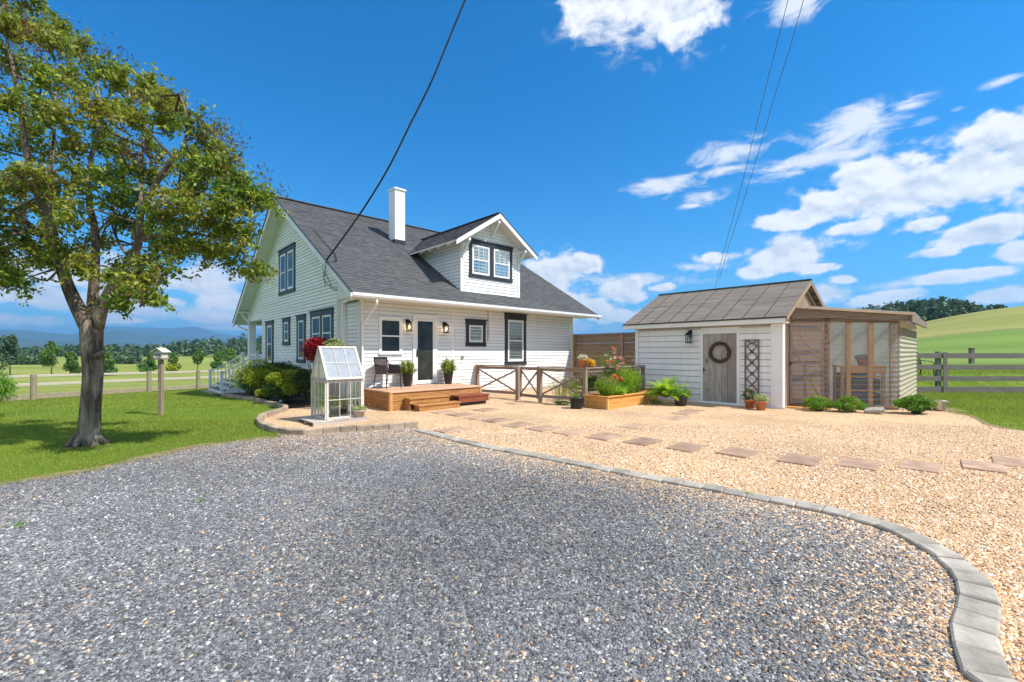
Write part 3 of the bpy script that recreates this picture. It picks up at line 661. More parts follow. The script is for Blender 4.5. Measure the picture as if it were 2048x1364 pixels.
def tree_arrays(base, H_, W_, n, size, seed, shape='round'):
    rg = np.random.default_rng(seed); out = []
    for i in range(10):
        t = rg.uniform(.12, .95); w = (math.sin(math.pi * min(1, t * .78 + .2)) if shape == 'round' else (1.05 - t) ** .8) * W_
        an = rg.uniform(0, 6.28); q = rg.uniform(.15, .75)
        out.append(((base[0] + math.cos(an) * w * q, base[1] + math.sin(an) * w * q, base[2] + H_ * t), (w * .52 + .1, w * .52 + .1, H_ * .14 + .1), n // 10))
    pts = np.concatenate([ball_points(c, r, k, .35) for c, r, k in out]); return leaf_arrays(pts, size, .7)
woods = []
rg0 = np.random.default_rng(5)
for i in range(330):   # far treeline on the left
    px = rg0.uniform(-400, 780); D = rg0.uniform(230, 330); p = at(px, 712, D); H_ = (5.5 + 4.5 * smooth((px - 250) / 250.)) * rg0.uniform(.75, 1.25) * D / 250
    woods.append(tree_arrays((p.x, p.y, hh(p.x, p.y) - .3), H_, H_ * .55, 110, 1.5, i))
v, f = cat_arrays(woods); tag(npobj('far_woods', v, f, M_FARLEAF), 'dark green belt of far woods between the fields and the blue mountains', 'woods', kind='stuff')
woods = []
for i in range(420):   # wood on the hill, right
    px = 1690 + rg0.uniform(0, 520); D = rg0.uniform(150, 215); x = (px - CX) * D / F
    top = float(np.interp(px, [1690, 1735, 1760, 1800, 1880, 1930, 1975, 2048, 2200], [628, 615, 612, 605, 596, 603, 611, 616, 618])) + rg0.uniform(-1, 7)
    if px > 1960 and rg0.uniform() > .35: continue
    ztop = EYE - (top - HY) * D / F; zb = hh(x, D) - 1; H_ = ztop - zb
    if H_ < 2: continue
    H_ = min(H_, 14); woods.append(tree_arrays((x, D, ztop - H_), H_, 3.4, 120, 1.15, 900 + i))
v, f = cat_arrays(woods); tag(npobj('hill_woods', v, f, M_FARLEAF), 'dense green wood along the crest of the right-hand hill', 'woods', kind='stuff')
YT = [(20, 751, 665, 62, 0, 'tallest dark blue-green young tree at the left end of the row beyond the pasture fence'),
      (103, 753, 690, 62, 0, 'broad bright green young tree left of the big shade tree beyond the pasture fence'),
      (141, 751, 703, 34, 0, 'narrow young tree just left of the shade tree trunk beyond the pasture fence'),
      (210, 752, 700, 50, 0, 'yellow-green young tree just right of the shade tree trunk beyond the pasture fence'),
      (297, 746, 711, 42, 0, 'wide rounded young tree left of the birdhouse post beyond the pasture fence'),
      (349, 746, 706, 30, 0, 'two-tone young tree with a yellow lower half just right of the birdhouse'),
      (395, 743, 702, 40, 0, 'full dark young tree above the third pasture fence post'),
      (435, 741, 704, 32, 0, 'young tree behind the foot of the white stair railing'),
      (462, 735, 694, 46, 0, 'pale olive round tree beyond the white porch stairs')]
for i, (px, by, ty, wpx, _, lab) in enumerate(YT):
    b = G(px, by); D = b.y; H_ = (by - ty) * D / F; Wd = wpx * D / F
    t = thing('young_tree', lab, 'tree', (b.x, b.y, b.z), 0, 'young trees beyond the pasture fence')
    MB().tube([(0, 0, -.2), (0, 0, H_ * .3), (.05, 0, H_ * .8)], [.1, .07, .02], 6).build('trunk', M_TWIG, t)
    v, f = tree_arrays((0, 0, H_ * .08), H_ * .95, Wd * .50, 3000, .26, 40 + i, 'cone' if i != 8 else 'round')
    npobj('crown', v, f, M_YOUNGLEAF if i not in (0,) else M_FARLEAF, t)
    if i == 5: foliage('yellow_shoots', [((0.1, -.5, H_ * .28), (Wd * .35, Wd * .35, H_ * .22), 700)], .3, M_LEAF_YG, t)
for k, (px, py, w_, lab) in enumerate(((58, 735, 70, 'low dark bush in the field behind the broad bright young tree'), (240, 728, 60, 'dark round bush in the field right of the shade tree trunk'))):
    b = at(px, py, 130); b.z = hh(b.x, b.y); t = thing('field_bush', lab, 'bush', b, 0, 'bushes in the far field')
    foliage('crown', [((i * 2.2 - 4, 0, 1.0), (2.2, 2, 1.6), 260) for i in range(5)], .8, M_FARLEAF, t, shell=.3)

# ------------------------------------------------------------------ farmhouse (local x = along the front, y = back, z = up)
HZ = math.atan2(U.y, U.x)
M_JOINT_SHADE = pm('board_joint_shadow', (.28, .28, .27), (.36, .36, .35), 3, .9)  # greyed backing behind the board gaps; its colour stands in for lap shadow lines
house = thing('farmhouse', 'white clapboard farmhouse with a steep grey shingle roof, front dormer and white chimney', 'house', K, HZ)
GX = -.10                       # plane of the gable wall
LRG = np.random.default_rng(77)
def laps(mb, P, edges, z0, z1, exp=.114, th=.021, back=.0, gap=.0105):
    """lapped boards. P(s, z, o) -> point; edges(z) -> (s0, s1)"""
    z = z0
    while z < z1 - .01:
        zt = min(z + exp, z1); a0, b0 = edges(z + 1e-4); a1, b1 = edges(zt - 1e-4); zq = zt - gap
        if b0 - a0 > .02 or b1 - a1 > .02:
            cuts = [0.0]; Lb = max(b0 - a0, 1e-3); s_ = LRG.uniform(.9, 3.6)
            while s_ < Lb - .5 and b1 - a1 > .6 * Lb: cuts.append(s_ / Lb); s_ += LRG.uniform(2.4, 3.7)
            cuts.append(1.0)
            for q0, q1 in zip(cuts[:-1], cuts[1:]):
                e0 = .0012 / Lb if q0 > 0 else 0; e1 = .0012 / Lb if q1 < 1 else 0; q0 += e0; q1 -= e1; t_h = th * LRG.uniform(.88, 1.08)
                A0, B0, A1, B1 = a0 + (b0 - a0) * q0, a0 + (b0 - a0) * q1, a1 + (b1 - a1) * q0, a1 + (b1 - a1) * q1
                mb.add([P(A0, z, back + t_h), P(B0, z, back + t_h), P(B1, zq, back + .004), P(A1, zq, back + .004), P(A0, z, back), P(B0, z, back), P(B1, zq, back), P(A1, zq, back)], [(0, 1, 2, 3), (4, 5, 1, 0), (5, 6, 2, 1), (7, 4, 0, 3)])
        z = zt
PF = lambda s, z, o: (s, -o, z)                 # front wall
PG = lambda s, z, o: (GX - o, s, z)             # gable wall
FW = 9.57; SL = .61; SLB = .646; RV, RZ = 6.25, 7.43
zr = lambda v: (3.11 + SL * (v + .85)) if v <= RV else RZ - SLB * (v - RV)
# walls
mb = MB(); laps(mb, PF, lambda z: (0.07, FW - .07), .14, 3.04)
mb.build('wall', M_SIDING, house)
MB().box(.02, FW - .02, .001, .12, .1, 3.04).build('joint_shade_sheathing', M_JOINT_SHADE, house)
def gable_edges(z):
    lo = .93 if z < 3.02 else max(-.4, (z - 3.11) / SL - .85 + .05)
    hi = 9.89 if z < 2.99 else (12.55 if z < 3.3 else RV + (RZ - z) / SLB - .05)
    return lo, hi
mb = MB(); laps(mb, PG, gable_edges, .14, 7.25)
mb.build('wall', M_SIDING, house); mb = MB()
mb.prism([(.93, -.5), (9.85, -.5), (9.85, 3.0), (12.5, 3.0), (12.5, 3.3), (RV, 7.3), (.0, 3.55), (.0, 3.02), (.93, 3.02)], GX + .001, GX + .12, 'x')
mb.build('joint_shade_sheathing', M_JOINT_SHADE, house)
mb = MB(); laps(mb, lambda s, z, o: (-o, s, z), lambda z: (0.06, .9), .14, 3.0); mb.build('wall', M_SIDING, house); MB().box(0.001, .02, .121, 1.0, .1, 3.02).build('joint_shade_sheathing', M_JOINT_SHADE, house)
mb = MB(); mb.box(FW - .12, FW, 0.13, 9.9, -.4, 3.2); mb.box(.1, FW, 9.78, 9.9, -.6, 3.2)
mb.prism([(0.12, 3.2), (9.9, 3.2), (12.5, 3.2), (RV, 7.3)], FW - .12, FW, 'x'); mb.build('wall', M_SIDING, house)
mb = MB(); mb.box(.03, FW - .03, .02, .13, -.1, .3).box(.03, FW - .03, -.012, .02, -.1, .14); mb.box(GX + .02, GX + .14, .93, 9.85, -.7, .36); mb.build('foundation', M_FOUND, house)
# corner boards, frieze
for bx in ((-.02, .08, -.03, -.001, .36, 3.03), (-.024, -.001, -.03, .08, .36, 3.03), (FW - .1, FW + .005, -.03, -.001, .36, 3.03), (GX - .024, GX - .001, .93, 1.03, .34, 3.05), (GX - .02, -.0005, .912, .929, .14, 3.03), (GX - .024, GX - .001, 9.79, 9.89, .3, 2.99), (3.17, 3.25, -.028, -.001, .38, 3.03)):
    MB().box(*bx).build('corner_board', M_TRIM, house)
mb = MB(); mb.box(GX - .03, GX + .25, 9.89, 12.55, 2.99, 3.3); mb.box(GX, FW, 12.3, 12.55, 2.85, 3.15); mb.build('porch_beam', M_TRIM, house)
mb = MB(); mb.box(GX - .02, .17, 12.2, 12.5, .62, 2.99).box(GX - .06, .21, 12.16, 12.54, .6, .95).box(GX - .05, .2, 12.17, 12.53, 2.9, 2.99); mb.build('porch_column', M_TRIM, house, .006)
mb = MB(); mb.box(GX, 5, 9.9, 12.6, .5, .6).box(GX, 5, 12.4, 12.55, -.6, .5); mb.box(GX + .02, GX + .1, 9.95, 12.55, -.6, .5); mb.build('porch_floor', M_WHITE, house)
mb = MB()
mb.box(GX - .02, GX + .06, 9.95, 12.1, 1.35, 1.42).box(GX - .02, GX + .06, 9.95, 12.1, .72, .78)
for i in range(14): mb.box(GX, GX + .035, 10.05 + i * .15, 10.085 + i * .15, .78, 1.35)
mb.build('porch_railing', M_TRIM, house)
# roof
UL, UR = -.62, 10.3
def roof_side(name, v0, v1, back=False):
    z0, z1 = (3.11, RZ) if not back else (2.97, RZ); L = math.hypot(v1 - v0, z1 - z0); dv = (v1 - v0) / L; dz = (z1 - z0) / L; nv, nz = -dz, dv
    if back: nv, nz = dz, -dv
    if nz < 0: nv, nz = -nv, -nz
    rg = np.random.default_rng(1); m_ = MB(); t = 0; row = 0; ex = .128
    while t < L - .01:
        t1 = min(t + ex, L)
        P = lambda u, tt, o: (u, v0 + dv * tt + nv * o, z0 + dz * tt + nz * o)
        u = UL; first = True
        while u < UR - 1e-6:
            w = rg.uniform(.10, .30) if not back else 2.0
            u1 = min(u + w, UR); th = .010 + rg.uniform(0, .009); g = .002
            m_.add([P(u, t, th), P(u1 - g, t, th), P(u1 - g, t1 + .02, .002), P(u, t1 + .02, .002), P(u, t, 0), P(u1 - g, t, 0)], [(0, 1, 2, 3), (4, 5, 1, 0)]); u = u1
        t = t1
    m_.build(name, M_SHINGLE, house, fixn=False)
roof_side('roof', -.85, RV); roof_side('roof', 13.15, RV, True)
mb = MB()
e = .09
mb.prism([(-.85, 3.108), (RV, RZ - .002), (13.15, 2.968), (13.15, 2.968 - e), (RV, RZ - e * 1.3), (-.85, 3.108 - e)], UL + .03, UR - .03, 'x'); mb.build('roof_deck', M_SOFFIT, house)
mb = MB()       # boxed eaves
mb.prism([(-.84, 3.02), (-.84, 3.05), (0, 3.6), (.2, 3.6), (.2, 3.02)], UL + .06, UR - .06, 'x')
mb.build('soffit', M_SOFFIT, house)
t_ = .17   # rake boards, both gables
for x in (UL, UR - .035):
    MB().prism([(-.87, 3.10), (RV, RZ), (RV, RZ - t_ * 1.2), (-.87, 3.10 - t_ * 1.15)], x, x + .035, 'x').build('rake_board', M_TRIM, house)
    MB().prism([(RV, RZ), (13.17, 2.96), (13.17, 2.96 - t_ * 1.15), (RV, RZ - t_ * 1.2)], x, x + .035, 'x').build('rake_board', M_TRIM, house)
mb = MB(); mb.prism([(-.875, 3.105), (RV, RZ + .012), (13.175, 2.965), (13.175, 2.985), (RV, RZ + .035), (-.875, 3.125)], UL - .03, UL + .03, 'x'); mb.build('drip_edge', M_DARK, house)
mb = MB(); mb.beam((UL - .02, RV, RZ + .02), (UR + .02, RV, RZ + .02), .22, .03); mb.build('ridge_cap', M_SHINGLE, house)
# gutter (half-round trough with a lip) and downpipe
mb = MB(); gy, gz = -.93, 3.05
prof = [(gy + .075, gz + .055), (gy + .075, gz - .05), (gy + .03, gz - .075), (gy - .04, gz - .07), (gy - .07, gz - .02), (gy - .075, gz + .05), (gy - .06, gz + .05), (gy - .055, gz - .015), (gy - .03, gz - .055), (gy + .03, gz - .06), (gy + .06, gz - .04), (gy + .06, gz + .055)]
mb.prism(prof, UL - .02, UR + .02, 'x'); mb.build('gutter', M_TRIM, house)
mb = MB(); mb.tube([(.06, -.92, 3.0), (.06, -.92, 2.88), (.055, -.86, 2.80), (.03, -.12, 2.33), (.03, -.07, 2.25), (.03, -.07, .55), (.03, -.12, .45)], .038, 8); mb.build('downpipe', M_TRIM, house, smooth_=True)
mb = MB(); mb.tube([(-.35, 13.22, 2.95), (-.35, 13.2, 2.8), (-.2, 12.75, 2.66), (-.12, 12.65, 2.6)], .045, 8); mb.build('downpipe', M_TRIM, house, smooth_=True)
mb = MB(); mb.box(GX - .05, GX - .014, .80 + .3, .84 + .3, .4, 3.55); mb.box(GX - .05, GX - .014, 1.24, 1.27, 1.2, 3.5); mb.build('service_conduit', M_WHITE, house)
# eave brackets on the gable
for vv in (12.15, 9.35, 3.2, .55):
    z = zr(vv) - .12; mb = MB(); mb.box(UL + .03, GX - .015, vv - .05, vv + .05, z - .1, z - .02).box(GX - .08, GX - .015, vv - .05, vv + .05, z - .62, z - .1)
    mb.beam((UL + .1, vv, z - .09), (GX - .05, vv, z - .55), .075, .075)
    if vv > 9: mb.build('eave_bracket', M_TRIM, house, .004)
# chimney
mb = MB(); mb.box(2.98, 3.42, 3.5, 4.0, 5.6, 7.93).box(2.94, 3.46, 3.46, 4.04, 7.9, 7.97)
ch = mb.build('chimney', M_TRIM, house, .004)
mb = MB(); mb.box(2.965, 3.435, 3.485, 4.015, 5.5, 5.94); mb.build('flashing', M_DARK, ch)

def window(W_, s0, s1, z0, z1, cas=.11, head=.16, sill=.1, n=1, casm=None, lights=0, inner=None, parent=None, kind='hung', frame=.055, pane_mat=None, mull=.12):
    """casing (part) > sash, pane (sub-parts). W_(mb, s0, s1, z0, z1, o0, o1) adds a box on the wall"""
    casm = casm or M_DARK; parent = parent or house; m_ = MB()
    a0, a1, b0, b1 = s0 + cas, s1 - cas, z0 + sill, z1 - head
    W_(m_, s0, a0, z0 + sill, b1, 0, .045); W_(m_, a1, s1, z0 + sill, b1, 0, .045); W_(m_, s0 - .02, s1 + .02, z1 - head, z1, 0, .052); W_(m_, s0 - .04, s1 + .04, z1 - .028, z1 + .012, 0, .085); W_(m_, s0 - .015, s1 + .015, z0, z0 + sill, 0, .062)
    wid = (a1 - a0 - mull * (n - 1)) / n
    for i in range(1, n): W_(m_, a0 + i * wid + (i - 1) * mull, a0 + i * (wid + mull), b0, b1, 0, .045)
    cas_o = m_.build('window', casm, parent, .003)
    for i in range(n):
        p0 = a0 + i * (wid + mull); p1 = p0 + wid; sa = MB(); fr = frame; zm = (b0 + b1) / 2
        W_(sa, p0, p0 + fr, b0, b1, .014, .038); W_(sa, p1 - fr, p1, b0, b1, .014, .038); W_(sa, p0 + fr, p1 - fr, b1 - fr, b1, .014, .038); W_(sa, p0 + fr, p1 - fr, b0, b0 + fr * 1.2, .014, .038)
        if kind == 'hung': W_(sa, p0 + fr, p1 - fr, zm - .022, zm + .022, .014, .040)
        for k in range(1, lights): q = p0 + fr + (p1 - p0 - 2 * fr) * k / lights; W_(sa, q - .009, q + .009, zm + .022, b1 - fr, .018, .034)
        sa.build('sash', M_TRIM, cas_o, .002)
        pn = MB(); W_(pn, p0 + fr, p1 - fr, b0 + fr * 1.2, b1 - fr, .0235, .0265)
        if inner:
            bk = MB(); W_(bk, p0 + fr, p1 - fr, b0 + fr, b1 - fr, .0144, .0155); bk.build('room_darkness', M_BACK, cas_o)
            pn.build('pane', M_GLASS, cas_o)
            ib = MB()
            if inner == 'blind':
                z = b0 + fr * 1.3
                while z < b1 - fr: W_(ib, p0 + fr, p1 - fr, z, z + .018, .0165, .0215); z += .036
                ib.build('blind', M_TRIM, cas_o)
            else:
                k = 0; s = p0 + fr
                rgw = np.random.default_rng(int(p0 * 100))
                while s < p1 - fr - .02:
                    w = rgw.uniform(.02, .05)
                    if rgw.uniform() < .72: W_(ib, s, min(s + w, p1 - fr), b0 + fr * 1.2 + rgw.uniform(0, .03), b1 - fr, .0165, .0175 + rgw.uniform(0, .004))
                    s += w * 1.1
                ib.build('curtain', M_CURTAIN, cas_o)
        else: pn.build('pane', pane_mat or M_GLASSD, cas_o)
    return cas_o
M_CURTAIN = pm('lace_curtain', (.34, .36, .38), (.62, .64, .65), 30, .9)
WF = lambda m_, s0, s1, z0, z1, o0, o1: m_.box(s0, s1, -o1, -o0, z0, z1)
WG = lambda m_, s0, s1, z0, z1, o0, o1: m_.box(GX - o1, GX - o0, s0, s1, z0, z1)
window(WF, .565, 1.317, 1.46, 2.567, .07, .07, .07, casm=M_TRIM, frame=.022)
window(WF, 3.764, 4.635, 1.73, 2.67, .13, .2, .14, kind='fixed', inner='blind')
window(WF, 5.577, 6.682, 1.043, 2.985, .14, .24, .13, inner='blind', frame=.07)
window(WG, 1.65, 3.65, 1.45, 2.92, .15, .2, .12, n=2, frame=.06, mull=.2)
window(WG, 4.17, 5.10, 1.15, 2.87, .17, .2, .12, frame=.06)
window(WG, 5.9, 6.8, 1.80, 2.86, .19, .16, .13, frame=.07)
window(WG, 8.1, 9.24, .95, 2.85, .21, .18, .12, frame=.08)
window(WG, 5.30, 7.30, 3.80, 5.60, .17, .2, .13, n=2, frame=.08, mull=.22)
# glass storm door
mb = MB(); s0, s1, z0, z1 = 1.716, 2.565, .50, 2.66
WF(mb, s0 - .03, s0 + .075, z0, z1 + .03, 0, .05); WF(mb, s1 - .075, s1 + .03, z0, z1 + .03, 0, .05); WF(mb, s0 + .075, s1 - .075, z1 - .07, z1 + .03, 0, .05); WF(mb, s0 - .06, s1 + .06, z1 + .03, z1 + .06, 0, .07)
door = mb.build('door', M_TRIM, house, .003)
mb = MB(); WF(mb, 1.795, 1.86, .53, 2.58, .014, .044); WF(mb, 2.42, 2.486, .53, 2.58, .014, .044); WF(mb, 1.86, 2.42, 2.51, 2.58, .014, .044); WF(mb, 1.86, 2.42, .53, .64, .014, .044); mb.build('frame', M_WHITE, door, .003)
mb = MB(); WF(mb, 1.86, 2.42, .64, 2.51, .024, .028); mb.build('pane', M_GLASSD, door)
mb = MB(); WF(mb, 1.815, 1.845, 1.38, 1.62, .044, .06); mb.tube([(1.83, -.06, 1.43), (1.83, -.10, 1.45), (1.83, -.10, 1.55), (1.83, -.06, 1.57)], .008, 6); mb.build('handle', M_BLACK, door)
mb = MB(); WF(mb, 1.70, 2.60, .47, .52, 0, .09); mb.build('threshold', M_GALV, door)
# little pipes and vent on the front
mb = MB(); mb.tube([(4.80, -.05, 3.0), (4.80, -.05, 2.06), (4.80, -.045, 2.0)], .02, 6); mb.build('vent_pipe', M_TRIM, house)
mb = MB(); mb.tube([(4.74, -.03, 3.0), (4.74, -.03, 1.92)], .008, 5); mb.build('vent_pipe', M_TERRA, house)
mb = MB(); mb.box(3.56, 3.66, -.05, -.014, 1.32, 1.42).tube([(3.61, -.05, 1.37), (3.61, -.11, 1.36), (3.61, -.12, 1.31)], .018, 6).tube([(3.57, -.09, 1.40), (3.65, -.09, 1.40)], .012, 6); mb.build('wall_tap', M_POT, house)

# dormer
mb = MB(); da, db, dz0, dzw = 3.55, 6.30, 3.60, 5.35; dc = (da + db) / 2; dpk = 6.44; dsl = (dpk - 5.22) / 1.86
laps(mb, PF, lambda z: ((da + .07, db - .07) if z < 5.30 else (dc - (dpk - .05 - z) / dsl, dc + (dpk - .05 - z) / dsl)), dz0, 6.3, back=.02)
laps(mb, lambda s, z, o: (da - o, s, z), lambda z: (.0, max(.0, (z - 3.11) / SL - .85)), dz0 + .02, 5.4)
laps(mb, lambda s, z, o: (db + o, s, z), lambda z: (.0, max(.0, (z - 3.11) / SL - .85)), dz0 + .02, 5.4)
dorm = mb.build('dormer', M_SIDING, house); mb = MB()
mb.prism([(-.018, 3.55), (-.018, 5.5), (2.9, 5.45), (.05, 3.6)], da + .002, db - .002, 'x')
mb.build('joint_shade_sheathing', M_JOINT_SHADE, dorm)
MB().add([(da + .1, -.019, 5.3), (db - .1, -.019, 5.3), (dc, -.019, dpk - .1)], [(0, 1, 2)]).build('joint_shade_sheathing', M_JOINT_SHADE, dorm)
for x0, x1 in ((da - .03, da + .08), (db - .08, db + .03)):
    MB().box(x0, x1, -.05, -.018, 3.6, 5.45).build('corner_board', M_TRIM, dorm)
def dormer_roof():
    """two shingled planes that die into the main roof"""
    ve = -.47
    for sgn in (-1, 1):
        m_ = MB(); rg = np.random.default_rng(3 + sgn); L = 1.86 * math.hypot(1, dsl); t = 0
        cx, cz = 1 / math.hypot(1, dsl), dsl / math.hypot(1, dsl)
        while t < L - .01:
            t1 = min(t + .128, L)
            def P(vv, tt, o): return (dc + sgn * (1.86 - tt * cx) + sgn * cz * o, vv, 5.22 + tt * cz + cx * o)
            zc = 5.22 + t * cz; vend = (zc - 3.11) / SL - .85 + .12; v_ = ve
            while v_ < vend:
                w = rg.uniform(.10, .30); v2 = min(v_ + w, vend); th = .010 + rg.uniform(0, .009)
                m_.add([P(v_, t, th), P(v2 - .002, t, th), P(v2 - .002, t1 + .02, .002), P(v_, t1 + .02, .002), P(v_, t, 0), P(v2 - .002, t, 0)], [(0, 1, 2, 3), (4, 5, 1, 0)]); v_ = v2
            t = t1
        m_.build('roof', M_SHINGLE, dorm, fixn=False)
    m_ = MB()
    for sgn in (-1, 1):
        a, b = dc + sgn * 1.86, dc
        vs = [(a, ve, 5.218), (b, ve, dpk - .002), (b, 4.7, dpk - .002), (a, 2.75, 5.218)]; vs += [(x, y, z - .05) for x, y, z in vs]
        m_.add(vs, [(0, 1, 2, 3), (4, 7, 6, 5), (0, 4, 5, 1), (0, 3, 7, 4)])
    m_.build('soffit', M_SOFFIT, dorm)
    m_ = MB(); m_.prism([(dc - 1.9, 5.20), (dc, dpk + .01), (dc + 1.9, 5.20), (dc + 1.9, 5.04), (dc, dpk - .17), (dc - 1.9, 5.04)], ve - .035, ve, 'y'); m_.build('rake_board', M_TRIM, dorm)
    m_ = MB(); m_.prism([(dc - 1.92, 5.20), (dc, dpk + .012), (dc + 1.92, 5.20), (dc + 1.92, 5.22), (dc, dpk + .035), (dc - 1.92, 5.22)], ve - .05, ve + .03, 'y'); m_.build('drip_edge', M_DARK, dorm)
    m_ = MB(); m_.beam((dc, ve - .04, dpk + .012), (dc, 4.72, dpk + .012), .2, .03); m_.build('ridge_cap', M_SHINGLE, dorm)
    for q in (-.35, .25, .85, 1.4, 1.95):
        for sgn in (-1, 1):
            m_ = MB(); x = dc + sgn * 1.78; y0 = q; m_.beam((x, y0, 5.19), (dc + sgn * 1.35, y0, 5.47), .06, .13); m_.build('rafter_tail', M_TRIM, dorm)
    for x, z in ((da + .05, 5.36), (dc, 6.2), (db - .05, 5.36)):
        m_ = MB(); m_.box(x - .045, x + .045, -.46, -.05, z - .09, z).box(x - .045, x + .045, -.11, -.05, z - .55, z - .09); m_.beam((x, -.42, z - .08), (x, -.08, z - .48), .07, .07); m_.build('bracket', M_TRIM, dorm, .003)
dormer_roof()
WD = lambda m_, s0, s1, z0, z1, o0, o1: m_.box(s0, s1, -.018 - o1, -.018 - o0, z0, z1)
window(WD, 3.89, 5.92, 4.14, 5.46, .13, .17, .12, n=2, lights=3, inner='curtain', frame=.06, mull=.2)

# lanterns -----------------------------------------------------------------------------------
M_BULB, tb = newmat('warm_bulb'); finish(tb, tb.node('ShaderNodeEmission', {'Color': (1, .62, .25, 1), 'Strength': 9.0}).outputs[0])
def lantern(label, loc, rz, lit, s=1.0):
    """body hangs in front (-y) of its wall plate"""
    t = thing('wall_lantern', label, 'wall lantern', loc, rz, 'black wall lanterns')
    m_ = MB(); m_.box(-.05, .05, -.02, 0, .0, .22).tube([(0, -.02, .14), (0, -.08, .2), (0, -.13, .19), (0, -.13, .15)], .012, 8)
    m_.lathe([(.001, .185), (.03, .175), (.04, .15), (.075, .13), (.10, .09), (.10, .075), (.001, .075)], (0, -.13, 0), 16)
    m_.lathe([(.001, -.165), (.09, -.165), (.095, -.14), (.001, -.14)], (0, -.13, 0), 16)
    for k in range(8):
        a = k * math.pi / 4; m_.tube([(.087 * math.cos(a), -.13 + .087 * math.sin(a), -.145), (.092 * math.cos(a), -.13 + .092 * math.sin(a), .08)], .006, 5)
    m_.tube([(.09 * math.cos(k * math.pi / 8), -.13 + .09 * math.sin(k * math.pi / 8), -.03) for k in range(17)], .004, 5)
    m_.build('frame', M_BLACK, t)
    g = MB(); g.lathe([(.083, -.14), (.086, .075)], (0, -.13, 0), 20); g.build('glass', M_GLASS, t, smooth_=True)
    b = MB(); b.blob((0, -.13, -.03), .026, 6, (1, 1, 1.5)).build('bulb', M_BULB if lit else M_WHITEF, t, smooth_=True)
    if lit:
        L = bpy.data.lights.new('lantern_light', 'POINT'); L.energy = .5; L.color = (1, .62, .28); L.shadow_soft_size = .03
        lo = bpy.data.objects.new('lantern_light', L); COL.objects.link(lo); lo.parent = t; lo.location = (0, -.13, .02)
    t.scale = (s, s, s); return t
lantern('lit black lantern on the white house wall between the window and the glass door', hl(1.50, -.015, 2.33), HZ, True)
lantern('lit black lantern on the white house wall right of the glass door', hl(2.86, -.015, 2.31), HZ, True)

# ------------------------------------------------------------------ borders of blocks
ORD = ['first', 'second', 'third', 'fourth', 'fifth', 'sixth', 'seventh', 'eighth', 'ninth', 'tenth', 'eleventh', 'twelfth', 'thirteenth', 'fourteenth', 'fifteenth', 'sixteenth', 'seventeenth', 'eighteenth', 'nineteenth', 'twentieth',
       'twenty-first', 'twenty-second', 'twenty-third', 'twenty-fourth', 'twenty-fifth', 'twenty-sixth', 'twenty-seventh', 'twenty-eighth', 'twenty-ninth', 'thirtieth']
def border(pts, w, hgt, mat, labf, group, seed, gap=.006, sink=0):
    rg = np.random.default_rng(seed); protos = []; N = len(pts) - 1
    for i in range(N):
        a, b = pts[i], pts[i + 1]; L = math.hypot(*(b - a)); mid = (a + b) / 2; ang = math.atan2(b[1] - a[1], b[0] - a[0])
        # wedge-shaped plan so that neighbours meet on a bend
        def cut(j):
            if j <= 0 or j >= N: return 0
            d0 = pts[j] - pts[j - 1]; d1 = pts[j + 1] - pts[j]; t = math.atan2(d0[0] * d1[1] - d0[1] * d1[0], d0 @ d1); return math.tan(t / 2) * w / 2
        c0, c1 = cut(i), cut(i + 1); g = gap / 2; m_ = MB()
        poly = [(-L / 2 + g - c0 * -1, w / 2), (-L / 2 + g + c0 * -1, -w / 2), (L / 2 - g + c1, -w / 2), (L / 2 - g - c1, w / 2)]
        poly = [(-L / 2 + g + c0, w / 2), (-L / 2 + g - c0, -w / 2), (L / 2 - g + c1, -w / 2), (L / 2 - g - c1, w / 2)]
        if poly[0][0] > poly[3][0] - .04: poly[0] = (poly[3][0] - .04, w / 2)
        m_.prism(poly, -.06, hgt, 'z'); o = m_.build('edging_block', mat, None, .011)
        z = hh(*mid) + rg.uniform(-.009, .006); o.location = (mid[0], mid[1], z); o.rotation_euler = (rg.normal() * .012, rg.normal() * .012, ang + rg.normal() * .012)
        tag(o, labf(i, N), 'edging block', group)
def labA(i, N):
    if i < 30: return f'{ORD[i]} grey block of the driveway border counting up from the photo bottom'
    j = N - 1 - i
    return f'{ORD[j]} grey block of the driveway border counting from its far end'
border(CURVE[next(i for i, p in enumerate(CURVE) if p[1] > 1.75):], .185, .038, M_BLOCK, labA, 'grey blocks curving along the driveway', 1)
def labB(i, N):
    if i < 24: return f'{ORD[i]} tan block of the bed border counting left from the driveway border'
    return f'{ORD[N - 1 - i]} tan block of the bed border counting from the white stairs'
border(LC, .13, .11, M_BLOCKT, labB, 'tan blocks edging the planting bed', 2)
MB_ = MB(); pts = [G(x, y) for x, y in ((530, 806), (556, 811), (575, 806), (600, 806), (640, 808), (690, 806))]
MB_.tube([(p.x, p.y, p.z + .05) for p in pts], .035, 6).tube([(p.x, p.y, p.z + .012) for p in pts], .03, 6)
tag(MB_.build('lawn_edging_strip', M_BLACKPLASTIC), 'dark plastic edging strip between the mulch under the shrubs and the pea gravel', 'edging')

